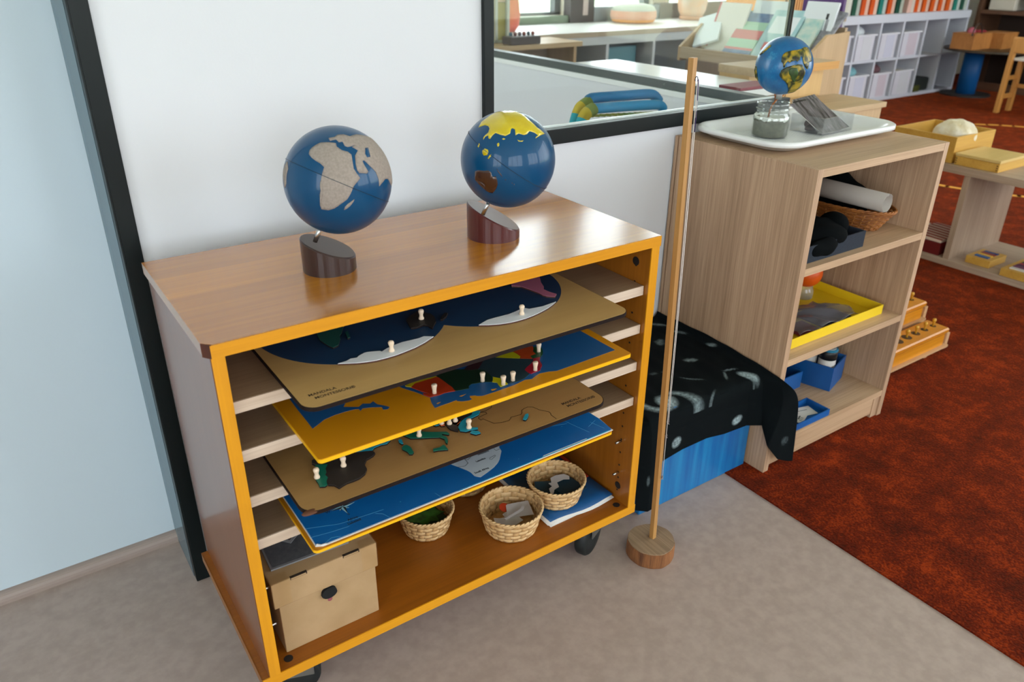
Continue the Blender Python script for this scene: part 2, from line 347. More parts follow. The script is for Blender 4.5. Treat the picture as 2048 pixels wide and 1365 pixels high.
G2_AUS=[(-970,-235,-66),(-943,-332,-24),(-897,-441,-22),(-843,-537,-1),(-806,-591,-37),(-799,-594,-93),(-779,-615,-124),(-744,-660,-104),(-714,-671,-199),(-698,-660,-278),(-700,-606,-378),(-715,-494,-495),(-752,-438,-492),(-795,-390,-464),(-836,-395,-381),(-849,-417,-324),(-893,-362,-268),(-949,-197,-246)]
G2_PNG=[(-733,-678,57),(-717,-697,15),(-671,-739,-55),(-644,-754,-129),(-689,-722,-56),(-725,-689,2)]
G2_DOT=[(-608,-776,-166),(-584,-796,-161),(-587,-788,-187)]
G2_DOU=[(-489,-840,-236),(-468,-852,-234),(-471,-844,-257)]
G2_DOV=[(-446,-855,-263),(-424,-867,-261),(-432,-857,-283)]
G3_NAM=[(-792,-465,396),(-742,-470,477),(-680,-499,538),(-545,-597,589),(-335,-713,617),(-176,-744,644),(9,-718,697),(196,-725,660),(237,-808,539),(252,-891,378),(237,-940,243),(57,-975,215),(37,-997,64),(-9,-1000,-3),(-134,-987,88),(-199,-962,188),(-229,-927,298),(-227,-886,405),(-306,-854,420),(-340,-882,327),(-435,-862,261),(-485,-821,302),(-585,-763,274),(-656,-722,219),(-692,-669,271),(-746,-635,201),(-765,-640,77),(-793,-607,47),(-807,-562,183),(-829,-501,248)]
G3_SAM=[(-840,-514,-172),(-832,-554,-41),(-797,-604,19),(-718,-692,79),(-591,-796,133),(-409,-896,171),(-268,-950,157),(-199,-978,63),(-107,-993,-40),(-86,-984,-155),(-95,-939,-331),(-1,-854,-520),(76,-722,-687),(56,-565,-823),(-59,-514,-856),(-179,-479,-859),(-359,-623,-695),(-520,-668,-533),(-645,-644,-412),(-746,-580,-327),(-815,-526,-243)]
G3_LIM=[(-756,531,383),(-749,362,555),(-685,236,690),(-672,153,724),(-740,130,660),(-807,238,541),(-832,346,433),(-806,467,363)]
G3_LI2=[(-795,606,3),(-871,490,-37),(-859,438,-264),(-740,442,-507),(-727,512,-458),(-781,570,-256),(-785,614,-85)]
G3_AMZ=[(-681,-733,-3),(-588,-806,69),(-459,-887,56),(-382,-922,-58),(-369,-907,-202),(-395,-862,-319),(-374,-817,-440),(-450,-809,-378),(-540,-801,-259),(-644,-751,-144)]
# ---------------------------------------------------------------- materials
WHITE = mat('wall_white', 'D9DCE1', .55, bump=(220, .03))
CEIL = mat('ceiling_white', 'EFEEEA', .8)
BLUEWALL = mat('wall_pale_blue', 'C6D6E0', .5, bump=(220, .03))
BLACK = mat('black_frame', '071213', .4, spec=.3)
LINO = mat('linoleum', 'B09D94', .5, var=('A49188', 45, 9), bump=(160, .04))
COVE = mat('linoleum_cove', '9C8C84', .5)
OAK = wood('oak_vertical', 'CAA98A', '9E7E62', 'z', 85, .03, .5, fine=.62)
OAKX = wood('oak_along_x', 'CDAC8A', 'A88868', 'x', 60, .03, .48, fine=.5)
OAKY = wood('oak_along_y', 'C6A682', 'A48462', 'y', 60, .03, .48, fine=.5)
CHERRY = wood('cherry_top', 'D08410', 'AE6A08', 'x', 34, .05, .27, coat=.85, fine=.45, planks=('y', .092, .3))
CHERRYV = wood('cherry_side', 'A0601A', '88500E', 'z', 40, .05, .34, coat=.15, fine=.5)
CHERRYB = wood('cherry_inside', '9C5812', '844A0C', 'x', 60, .05, .4, fine=.5)
EDGE = wood('orange_edge_band', 'DC960E', 'C98408', 'x', 50, .05, .42, fine=.4)
EDGEV = wood('orange_edge_band_upright', 'DC960E', 'C98408', 'z', 50, .05, .42, fine=.4)
SIDEL = wood('side_laminate', '8A5230', '7A4626', 'z', 40, .05, .3, coat=.45, fine=.4)
BEECH = wood('pale_shelf_board', 'DCC8B4', 'C6AE98', 'x', 60, .04, .5, fine=.55)
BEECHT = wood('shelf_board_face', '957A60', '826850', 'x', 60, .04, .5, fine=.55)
STEEL = mat('steel', 'C4C2BE', .25, 1)
RUBBER = mat('black_rubber', '101718', .55)

# carpet: short dense pile with worn and crushed patches
m, nt, b = newmat('rust_carpet'); N = nt.nodes; L = nt.links
tc = N.new('ShaderNodeTexCoord')
n1 = N.new('ShaderNodeTexNoise'); n1.inputs['Scale'].default_value = 11; n1.inputs['Detail'].default_value = 8; n1.inputs['Roughness'].default_value = .72
n2 = N.new('ShaderNodeTexNoise'); n2.inputs['Scale'].default_value = 190; n2.inputs['Detail'].default_value = 3
for q in (n1, n2): L.new(tc.outputs['Object'], q.inputs['Vector'])
mx = N.new('ShaderNodeMix'); mx.data_type = 'FLOAT'; mx.inputs[0].default_value = .36
L.new(n1.outputs['Fac'], mx.inputs[2]); L.new(n2.outputs['Fac'], mx.inputs[3])
cr = N.new('ShaderNodeValToRGB'); e = cr.color_ramp.elements
e[0].position = .38; e[0].color = (*lin('3A0C04'), 1); e[1].position = .64; e[1].color = (*lin('94320A'), 1)
k = e.new(.5); k.color = (*lin('5C1604'), 1)
L.new(mx.outputs[0], cr.inputs['Fac']); L.new(cr.outputs['Color'], b.inputs['Base Color'])
bp = N.new('ShaderNodeBump'); bp.inputs['Strength'].default_value = .55; bp.inputs['Distance'].default_value = .006
L.new(n2.outputs['Fac'], bp.inputs['Height']); L.new(bp.outputs['Normal'], b.inputs['Normal'])
setp(b, Roughness=.95); b.inputs['Sheen Weight'].default_value = .18; b.inputs['Sheen Tint'].default_value = (*lin('E0702A'), 1); b.inputs['Specular IOR Level'].default_value = .1
CARPET = m
GLASS = clear('window_glass', (.965, .985, .98), .05)

# ---------------------------------------------------------------- the room
g = G(); g.box(-3.2, 5.1, -4.7, 4.1, -.1, 0); g.box(5.1, 9.6, -.2, 4.1, -.1, 0); struct('floor', g, LINO)
g = G(); g.box(1.213, 5.0, -4.5, .462, 0, .004); g.box(5.0, 9.5, -.1, .462, 0, .004); g.box(1.782, 9.5, .462, 3.86, 0, .004)
struct('floor_carpet', g, CARPET)
g = G(); g.box(-3.2, 5.1, -4.7, 4.1, 3.0, 3.1); g.box(5.1, 9.6, -.2, 4.1, 3.0, 3.1); struct('ceiling', g, CEIL)
g = G()
g.box(.018, .735, .465, .565, 0, 2.3); g.box(.735, 1.70, .465, .490, 0, .815); g.box(.018, 1.782, .465, .565, 2.3, 3.0)
struct('wall_front', g, WHITE)
struct('wall_left', G().box(-3.1, .018, .625, .74, 0, 3.0), BLUEWALL)
# coved linoleum skirting under the blue wall
g = G(); prof = [(.625, .0)]+[(.609+.016*(1-math.cos(t*PI/12)), .024*math.sin(t*PI/12)) for t in range(7)]
prof = [(.625, -.001), (.607, -.001)]+[(.607+.018*(i/6)**2, .024*(1-(1-i/6)**2)) for i in range(7)]
M = Matrix(((0, 0, 1, 0), (1, 0, 0, 0), (0, 1, 0, 0), (0, 0, 0, 1)))
g.prism(prof, -3.1, -.013, M); struct('baseboard_left', g, COVE)
g = G(); g.box(-.013, .018, .455, .60, 0, 3.0, .002); g.box(-.010, .0165, .4535, .456, .003, 3.0)
struct('trim_1', g, BLACK)
struct('trim_2', G().box(-.014, -.0128, .476, .624, .001, 2.6), clear('finger_guard_plastic', (.62, .72, .76), .03, .15, ('7E98A4', .35)))
# half wall with glazing that runs away from the corner
struct('wall_inner', G().box(1.70, 1.782, .490, 3.86, 0, .792), WHITE)
struct('trim_3', G().box(1.694, 1.788, .490, 3.86, .792, .810, .002), mat('sill_white', 'E9ECEC', .25))
g = G(); g.box(1.702, 1.742, .489, 3.86, .810, .836, .002); g.box(1.702, 1.742, .489, 3.86, 2.24, 2.3)
struct('trim_4', g, mat('grey_frame', '4A5252', .4))
w1 = G(); w1.box(1.716, 1.722, .489, 3.86, .836, 2.24); struct('window_1', w1, GLASS)
# corner window beside the globes: black frame, glass, slim corner post
g = G(); g.box(.717, .741, .455, .575, .815, 2.32, .002); g.box(.741, 1.722, .455, .476, .811, .845, .0015); g.box(.741, 1.722, .455, .575, 2.28, 2.32, .002)
wf = struct('window_2', G().box(.741, 1.688, .4765, .4815, .830, 2.28), GLASS)
obj('window_frame', g, BLACK, wf)
obj('glazing_bead', G().box(.741, 1.69, .482, .488, .815, .848), mat('bead_white', 'F0F3F0', .3), wf)
g = G(); g.cyl((1.697, .480, .845), (1.697, .480, 2.28), .0085, 16); obj('corner_post', g, mat('dark_steel', '6E7674', .22, .9), wf, smooth=True)
# outer walls with their windows
def pierced(x0, x1, y0, y1, wins, z0, z1):
    g = G(); xs = x0
    for a, b in wins:
        g.box(xs, a, y0, y1, 0, 3.0); g.box(a, b, y0, y1, 0, z0); g.box(a, b, y0, y1, z1, 3.0); xs = b
    g.box(xs, x1, y0, y1, 0, 3.0); return g
struct('wall_rear', pierced(-3.1, 5.1, -4.62, -4.5, SWIN, .6, 2.8), WHITE)
struct('wall_far', pierced(-3.1, 9.5, 3.86, 4.0, NWIN, .80, 2.92), mat('wall_cream', 'EFE6D2', .6))
struct('wall_right', G().box(9.5, 9.6, -.2, 4.0, 0, 3.0), WHITE)
struct('wall_bay', pierced(5.1, 9.5, -.2, -.1, [(5.5, 9.0)], .5, 2.7), WHITE)
g = G(); g.box(5.0, 5.1, -4.5, -4.2, 0, 3.0); g.box(5.0, 5.1, -.4, -.1, 0, 3.0); g.box(5.0, 5.1, -4.2, -.4, 0, .45); g.box(5.0, 5.1, -4.2, -.4, 2.8, 3.0)
struct('wall_east', g, WHITE)
o = struct('window_32', G().box(5.047, 5.053, -4.2, -.4, .45, 2.8), GLASS); g = G()
g.box(5.02, 5.08, -4.2, -.4, .45, .50); g.box(5.02, 5.08, -4.2, -.4, 2.75, 2.8)
for y in (-4.2, -3.25, -2.32, -1.38, -.45): g.box(5.02, 5.08, y, y+.05, .45, 2.8)
obj('window_frame', g, mat('window_grey', '5B5F60', .4), o)
o = struct('window_33', G().box(5.5, 9.0, -.153, -.147, .5, 2.7), GLASS); g = G()  # out-of-view bay window, added as daylight for the far area
for xx in (5.5, 6.65, 7.8, 8.95): g.box(xx, xx+.05, -.18, -.12, .5, 2.7)
g.box(5.5, 9.0, -.18, -.12, .5, .55); g.box(5.5, 9.0, -.18, -.12, 2.65, 2.7)
obj('window_frame', g, mat('window_grey', '5B5F60', .4), o)
g = G(); g.box(-3.2, -3.1, -4.6, -3.0, 0, 3.0); g.box(-3.2, -3.1, -1.2, .74, 0, 3.0); g.box(-3.2, -3.1, -3.0, -1.2, 0, .45); g.box(-3.2, -3.1, -3.0, -1.2, 2.75, 3.0)
struct('wall_west', g, WHITE)
o = struct('window_31', G().box(-3.153, -3.147, -3.0, -1.2, .45, 2.75), GLASS); g = G()  # added window, out of view, brightens the blue wall and floor
g.box(-3.18, -3.12, -3.0, -1.2, .45, .50); g.box(-3.18, -3.12, -3.0, -1.2, 2.70, 2.75)
for y in (-3.0, -2.12, -1.25): g.box(-3.18, -3.12, y, y+.05, .45, 2.75)
obj('window_frame', g, mat('window_grey', '5B5F60', .4), o)
g = G(); g.box(-.6, -.5, .74, 1.0, 0, 3.0); g.box(-.6, -.5, 3.5, 3.86, 0, 3.0); g.box(-.6, -.5, 1.0, 3.5, 0, .5); g.box(-.6, -.5, 1.0, 3.5, 2.5, 3.0)
struct('wall_corridor', g, WHITE)
o = struct('window_30', G().box(-.553, -.547, 1.0, 3.5, .5, 2.5), GLASS); g = G()  # added window, never in view, lights the corridor side of the half wall
g.box(-.58, -.52, 1.0, 3.5, .5, .55); g.box(-.58, -.52, 1.0, 3.5, 2.45, 2.5)
for y in (1.0, 2.22, 3.45): g.box(-.58, -.52, y, y+.05, .5, 2.5)
obj('window_frame', g, mat('window_grey', '5B5F60', .4), o)
n = 3
for wins, y, z0, z1, mm in ((SWIN, -4.55, .6, 2.8, 3), (NWIN, 3.93, .80, 2.92, 1)):
    for a, b in wins:
        g = G()
        g.box(a, b, y-.03, y+.03, z0, z0+(.05 if y < 0 else .02)); g.box(a, b, y-.03, y+.03, z1-.05, z1); g.box(a, a+.05, y-.03, y+.03, z0, z1); g.box(b-.05, b, y-.03, y+.03, z0, z1)
        for i in range(1, mm): x = a+(b-a)*i/mm; g.box(x-.03, x+.03, y-.03, y+.03, z0, z1)
        o = struct('window_%d' % n, G().box(a, b, y-.003, y+.003, z0, z1), GLASS); n += 1
        obj('window_frame', g, mat('window_grey', '5B5F60', .4), o)
# dark posts and grey sill band between the far windows
struct('trim_5', G().box(3.58, 3.80, 3.78, 3.86, .752, 2.4), mat('post_brown', '4A413E', .5))
struct('trim_6', G().box(3.69, 3.735, 3.772, 3.781, .80, 2.4), mat('post_pale', 'C9B6AE', .5))
struct('trim_7', G().box(3.80, 4.47, 3.80, 3.86, .752, .85), mat('sill_grey', 'A9B3B8', .5))
struct('trim_8', G().box(4.47, 5.6, 3.79, 3.86, .752, .86), mat('sill_darkgrey', '77736E', .5))
struct('trim_9', G().box(2.2, 3.58, 3.80, 3.86, .752, .80), mat('sill_green', '7F9077', .5))
# garden outside
struct('ground', G().box(-30, 45, -40, 40, -.6, -.5), mat('lawn', 'C2D0A8', .9, var=('D4DEC0', 2, 5)))
def hedge(x0, x1, y, h, seed, n=40):
    r = random.Random(seed); g = G()
    for i in range(n):
        bx = r.uniform(x0, x1); 
        g.ball((bx, y+r.uniform(-.8, .8), -.5+r.uniform(.2, .9)*h), r.uniform(.5, 1.1), u=10, v=7)
    return g
o = obj('hedge', hedge(-4, 40, 26, 2.6, 2, 70), mat('hedge_leaf', 'CBD8B4', .9, var=('E6ECD6', 3, 5)), smooth=True); o['kind'] = 'stuff'
tag(o, 'pale green garden hedge seen blurred through the far windows', 'hedge')
# yellow oval line on the carpet
pts = [(5.615+1.20*math.cos(2*PI*i/72), 1.46+1.02*math.sin(2*PI*i/72)) for i in range(73)]
struct('floor_line', strip(pts, .035, .004, .0055), mat('line_yellow', 'E9A53C', .8))
# ---------------------------------------------------------------- map cabinet
ORG = (.4, .18, 0)
cab = thing('map_cabinet', 'orange-brown wheeled cabinet with shelves of map boards, two globes on top', 'cabinet', ORG)
g = G()
g.prism([(.012, .0015), (.8, .0015), (.8, .361), (0, .361), (0, .014)], .727, .746)
obj('top_panel', g, CHERRY, cab)
obj('top_edge', G().box(.008, .8, -.0005, .0018, .7268, .7457), EDGE, cab, label='orange edge band along the front of the top')
g = G(); g.prism([(-.0005, .013), (.0085, -.0005), (.0105, .0012), (.001, .0148)], .7265, .7458)
obj('corner_chip', g, wood('chip_core', '5A2A14', '3C1A0C', 'z', 80, .2, .7), cab, label='dark bare core at the chipped front corner of the top')
obj('bottom_panel', G().box(-.005, .8, .002, .361, .125, .145), CHERRYB, cab)
obj('bottom_edge', G().box(-.005, .8, 0, .0022, .125, .145), EDGE, cab)
obj('bottom_side_edge', G().box(-.006, -.0045, .0022, .361, .125, .145), CHERRYV, cab)
for x0, x1 in ((.007, .0245), (.779, .7975)):
    p = obj('side_panel', G().box(x0, x1, .002, .361, .145, .727), CHERRYV, cab)
    obj('edge_band', G().box(x0, x1, -.0002, .0022, .145, .727), EDGEV, p)
    if x0 < .1: obj('outer_face', G().box(.0062, .0072, .003, .361, .145, .727), SIDEL, p, label='greyish glossy outer face')
obj('back_panel', G().box(.0245, .779, .352, .358, .145, .727), CHERRYB, cab)
ZS = (.650, .571, .491, .412)
for z in ZS:
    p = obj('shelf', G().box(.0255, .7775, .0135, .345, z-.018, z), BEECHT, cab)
    obj('front_edge', G().box(.0255, .7775, .011, .0137, z-.018, z), BEECH, p, label='pale unvarnished front edge')
DARK = mat('hole_dark', '150C06', .8)
g = G()
for z in [.17+.032*i for i in range(17)]:
    for y in (.037, .30): g.cyl((.7794, y, z), (.7786, y, z), .0022, 10)
obj('pin_holes', g, DARK, cab)
for z, y, r in ((.690, .038, .0085), (.182, .036, .0085)):
    obj('fitting_hole', G().cyl((.7794, y, z), (.7784, y, z), r, 20), DARK, cab)
for x in (.765, .045):
    obj('fitting_hole', G().cyl((x, .021, .1446), (x, .021, .1455), .0075, 20), DARK, cab)
for z in (.294, .215):
    for x0, x1 in ((.779, .764), (.0245, .039)):
        g = G(); g.cyl((x0, .037, z), (x1, .037, z), .0026, 12); obj('shelf_pin', g, STEEL, cab, smooth=True)
        g = G(); g.cyl((x0, .30, z), (x1, .30, z), .0026, 12); obj('shelf_pin', g, STEEL, cab, smooth=True)
for z in ZS:
    for x0, x1 in ((.779, .766), (.0245, .036)):
        for y in (.037, .30):
            g = G(); g.cyl((x0, y, z-.0215), (x1, y, z-.0215), .0026, 10); obj('shelf_pin', g, STEEL, cab, smooth=True)
for cx, cy, a in ((.745, .075, 25), (.075, .075, -20), (.745, .30, 10), (.075, .30, 50)):
    c = obj('caster', G().box(cx-.03, cx+.03, cy-.03, cy+.03, .117, .125, .002), STEEL, cab)
    R = Matrix.Translation((cx, cy, 0)) @ Matrix.Rotation(math.radians(a), 4, 'Z')
    g = G()
    for s in (-1, 1): g.box(-.028, .024, s*.017-.0015, s*.017+.0015, .05, .112, .001, R)
    g.box(-.022, .022, -.0185, .0185, .108, .117, .001, R)
    obj('fork', g, mat('zinc', '8A8B88', .35, .8), c)
    g = G(); g.lathe([(.030, -.013), (.044, -.0125), (.0475, -.008), (.0475, .008), (.044, .0125), (.030, .013)], seg=32, M=R @ Matrix.Translation((-.012, 0, .0475)) @ Matrix.Rotation(PI/2, 4, 'X'))
    obj('wheel', g, RUBBER, c, smooth=True)

# ---------------------------------------------------------------- globes
def patch(pts, C, R, lift):
    g = G(); bm = g.bm; C = Vector(C)
    f = bm.faces.new([bm.verts.new((p[0]*1e-3, p[1]*1e-3, p[2]*1e-3)) for p in pts])
    bmesh.ops.triangulate(bm, faces=[f])
    for _ in range(6):
        lg = [e for e in bm.edges if e.calc_length() > .09]
        if not lg: break
        bmesh.ops.subdivide_edges(bm, edges=lg, cuts=1); bmesh.ops.triangulate(bm, faces=bm.faces[:])
    for v in bm.verts: v.co = C+v.co.normalized()*(R+lift)
    bmesh.ops.recalc_face_normals(bm, faces=bm.faces[:])
    if sum(q.normal.dot(q.calc_center_median()-C) for q in bm.faces) < 0: bmesh.ops.reverse_faces(bm, faces=bm.faces[:])
    return g
def patch_obj(name, pts, C, R, m, parent, lift=.0006):
    bm = patch(pts, C, R, lift).bm; org = worg(parent)
    for v in bm.verts: v.co -= org
    me = bpy.data.meshes.new(name); bm.to_mesh(me); bm.free(); me.materials.append(m)
    for p in me.polygons: p.use_smooth = True
    o = bpy.data.objects.new(name, me); COL.objects.link(o); o.parent = parent; solid(o, lift+.0004); return o
GBLUE = mat('globe_blue', '02446C', .35, coat=.35, spec=.22)
GBLUE.node_tree.nodes['Principled BSDF'].inputs['Coat Roughness'].default_value = .03
SAND = mat('sandpaper_grey', 'A3968C', .9, var=('948980', 300, 3), bump=(900, .35))
def circ_line(C, ax, R, w, m, parent, name):
    ax = Vector(ax).normalized(); u = ax.orthogonal().normalized(); v = ax.cross(u); g = G()
    g.tube([Vector(C)+(u*math.cos(t*2*PI/96)+v*math.sin(t*2*PI/96))*R for t in range(96)], w, 4, True); return obj(name, g, m, parent)
def globe(label, bc, br, zhi, zlo, az, C, R, basecol, topcol, grp, eq):
    t = thing('globe', label, 'globe', (bc[0], bc[1], .746), grp)
    d = Vector((math.cos(az), math.sin(az), 0)); zm = (zhi+zlo)/2; sl = (zhi-zlo)/(2*br)
    g = G(); n = 64; lo = []; mid = []; hi = []
    for i in range(n):
        a = 2*PI*i/n; e = Vector((math.cos(a), math.sin(a), 0)); p = Vector((bc[0], bc[1], 0))+e*br
        zt = zm-sl*e.dot(d)*br
        lo.append(g.bm.verts.new((p.x, p.y, .746))); mid.append(g.bm.verts.new((p.x, p.y, zt-.002)))
        q = Vector((bc[0], bc[1], 0))+e*(br-.0015); hi.append(g.bm.verts.new((q.x, q.y, zm-sl*e.dot(d)*(br-.0015))))
    for i in range(n):
        g.bm.faces.new((lo[i-1], lo[i], mid[i], mid[i-1])); g.bm.faces.new((mid[i-1], mid[i], hi[i], hi[i-1]))
    g.bm.faces.new(lo); bs = obj('base', g, mat(basecol[0], basecol[1], .3, coat=.3), t)
    g = G()
    g.bm.faces.new([g.bm.verts.new((bc[0]+math.cos(2*PI*i/n)*(br-.0015), bc[1]+math.sin(2*PI*i/n)*(br-.0015), zm-sl*Vector((math.cos(2*PI*i/n), math.sin(2*PI*i/n), 0)).dot(d)*(br-.0015)+.0003)) for i in range(n)])
    obj('slanted_top', g, mat(topcol[0], topcol[1], .42), bs)
    ax = Vector((d.x*math.sin(.43), d.y*math.sin(.43), math.cos(.43)))
    Cv = Vector(C); g = G(); g.cyl(Cv-ax*(R+.024), Cv-ax*(R-.004), .0036, 16); obj('stem', g, STEEL, t, smooth=True)
    g = G(); g.ball(C, R, u=96, v=64); s = obj('sphere', g, GBLUE, t, smooth=True)
    circ_line(C, eq, R+.0007, .00042, mat('equator_ink', '123044', .5), s, 'equator_line')
    return t, s, ax
C1, R1 = (.2586, .1453, .8912), .0792
t1, s1, ax1 = globe('globe with grey sandpaper continents, Africa facing, on a dark brown slanted base', (.2426, .1726), .0417, .800, .7675, math.radians(-24), C1, R1, ('base_dark_brown', '34201C', '30201C'), ('base_top_brown', '54443C'), 'globes on the map cabinet', (.48, .025, .877))
for nm, pts in (('AFR', G1_AFR), ('EUA', G1_EUA), ('MAD', G1_MAD), ('SAM', G1_SAM)):
    patch_obj('continent', pts, C1, R1, SAND, s1, .0007)
patch_obj('inland_sea', G1_CAS, C1, R1+.0004, GBLUE, s1, .0007)
C2, R2 = (.5479, .1205, .8901), .0783
t2, s2, ax2 = globe('globe with yellow Asia and brown Australia on a glossy red-brown slanted base', (.5481, .1655), .0465, .809, .7586, math.radians(-28), C2, R2, ('base_red_brown', '4E1C1C', '441818'), ('base_top_red', '75605C'), 'globes on the map cabinet', (.5, -.273, .822))
YEL = mat('asia_yellow', 'C9B112', .22, coat=.6, var=('D2BC1A', 60, 3)); BRN = mat('australia_brown', '41261A', .25, coat=.6)
for p in (G2_ASI, G2_BOR, G2_SUL, G2_PHI, G2_ISL, G2_JAP, G2_KOR): patch_obj('continent' if p is G2_ASI else 'island', p, C2, R2, YEL, s2, .0004)
for p in (G2_AUS, G2_PNG, G2_DOT, G2_DOU, G2_DOV): patch_obj('continent' if p is G2_AUS else 'island', p, C2, R2, BRN, s2, .0004)

# ---------------------------------------------------------------- map boards on the shelves
PLY = wood('plywood', 'BC9A62', 'A58250', 'x', 14, .12, .45, fine=.25)
PLY2 = wood('plywood_europe', 'A6814F', '967243', 'x', 22, .1, .5, fine=.35)
BURN = mat('laser_burnt_edge', '1C100D', .75, spec=.2)
NAVY = mat('sea_navy', '0A3050', .5)
SEAB = mat('sea_blue', '0D4D80', .5)
YBOARD = mat('board_ochre', 'C88206', .42); YEDGE = mat('board_yellow_edge', 'F0B404', .4)
KNOB = mat('knob_birch', 'E6CFB4', .45)
INK = mat('printed_ink', '1B2126', .7)
def board(name, label, x0, x1, y0, y1, z0, z1, r, topm, edgem, inset=0):
    P = rrect(x0, x1, y0, y1, r)
    t = obj(name, G().prism(P, z0, z1-.0006), edgem, loc=((x0+x1)/2, y0, z0)); tag(t, label, 'map board')
    obj('face', G().prism(rrect(x0+inset, x1-inset, y0+inset, y1-inset, max(r-inset, .001)), z1-.0006, z1), topm, t); return t
def piece(label, pts, z0, z1, m, side=None, knob=None, kz=None, tall=True, group=None):
    P = P2(pts)
    cx = sum(p[0] for p in P)/len(P); cy = sum(p[1] for p in P)/len(P)
    if side:
        t = obj('puzzle_piece', G().prism(P, z0, z1-.0008), side, loc=(cx, cy, z0)); obj('painted_face', G().prism(P, z1-.0008, z1), m, t)
    else: t = obj('puzzle_piece', G().prism(P, z0, z1), m, loc=(cx, cy, z0))
    tag(t, label, 'puzzle piece', group)
    if knob:
        kx, ky = P2(knob)[0]
        pr = [(.0042, 0), (.0046, .002), (.0034, .0045), (.0030, .008), (.0044, .0125), (.0046, .0145), (.0036, .0168), (.0012, .0178)] if tall else [(.0034, 0), (.0032, .006), (.0040, .011), (.0046, .0142), (.0042, .0156), (.002, .016)]
        obj('knob', G().lathe(pr, (kx, ky, z1), 20), KNOB, t, smooth=True)
    return t
# world hemispheres
zb = .6502
wb = board('puzzle_board', 'rounded plywood puzzle board with two navy hemispheres on the top shelf', .0965, .6705, -.0735, .346, zb, .657, .022, PLY, BURN, .0012)
for c, r in (((.2624, .1564), .1551), ((.4992, .1571), .1574)):
    obj('hemisphere', G().prism([(c[0]+r*math.cos(2*PI*i/96), c[1]+r*math.sin(2*PI*i/96)) for i in range(96)], .6569, .65725 if c[0] < .3 else .65735), NAVY, wb, label='navy painted hemisphere')
ICE = mat('ice_white', 'DDE2E8', .5); BKP = mat('piece_black', '1A1817', .6); GRP = mat('piece_deep_green', '0A4A44', .5); PNK = mat('piece_pink', 'A4607A', .55); BRS = mat('piece_brown_side', '4A2618', .7)
z0, z1 = .6574, .6606
piece('white Antarctica piece with knob on the left navy hemisphere', P_ANT_W, z0, z1, ICE, BRS, K_ANT_W)
piece('white Antarctica piece with knob on the right navy hemisphere', P_ANT_E, z0, z1, ICE, BRS, K_ANT_E)
piece('black Australia piece with knob on the navy hemisphere', P_AUS, z0, z1, BKP, BURN, K_AUS)
piece('small black New Zealand piece beside the black Australia piece', P_NZ, z0, z1, BKP, BURN)
piece('deep green southern Africa piece on the left navy hemisphere', P_AFR, z0, z1, GRP, BURN)
piece('small deep green Madagascar piece beside green Africa', P_MAD, z0, z1, GRP, BURN)
piece('pink South America piece on the right navy hemisphere', P_SAM, z0, z1, PNK, BRS)
text('lettering', 'MANDALA', .0088, (.1138, -.0415, .65705), mat('branded_brown', '2C1A0C', .8), wb, xscale=.95)
text('lettering', 'MONTESSORI®', .0088, (.1187, -.0525, .65705), mat('branded_brown', '2C1A0C', .8), wb, xscale=.98)
# yellow framed map of north Africa and Europe
yb = board('puzzle_board', 'ochre and blue painted map board with bright yellow front edge, second shelf', .1045, .6745, -.0785, .35, .5712, .578, .006, YBOARD, YEDGE, .0006)
obj('sea_paint', G().prism(P2(S_SEA_W), .5779, .5782), SEAB, yb); obj('sea_paint', G().prism(P2(S_SEA_E), .5779, .5782), SEAB, yb)
for p in (S_ISLE, S_ISLE2, S_ISLE3): obj('island_paint', G().prism(P2(p), .578, .5784), YBOARD, yb)
z0, z1 = .5782, .5790
for nm, c, k, lb in (('RED', 'A8300E', K_RED, 'orange-red Egypt piece with knob on the ochre board'), ('YST', 'B9A50E', None, 'narrow yellow strip piece behind the orange-red piece'), ('DGR', '0B2A1A', K_DGR, 'dark green Libya piece with knob on the ochre board'),
                     ('PUR', '2E161C', None, 'dark purple piece between dark green and slate pieces'), ('SLA', '20353C', K_SLA, 'large slate grey Algeria piece with knob'), ('YSM', 'B8AC08', K_YSM, 'small yellow Tunisia piece with knob'),
                     ('YTR', 'ADA406', None, 'yellow triangular piece behind the slate grey piece'), ('ORG', 'A83C12', None, 'orange piece beside the yellow triangular piece'), ('GRN', '0C4420', K_GRN, 'green piece with knob near the blue sea corner'), ('CRI', '9E0E26', K_CRI, 'crimson Morocco piece with knob')):
    piece(lb, globals()['Q_'+nm], z0, z1, mat('piece_'+nm.lower(), c, .42), None, k, tall=False)
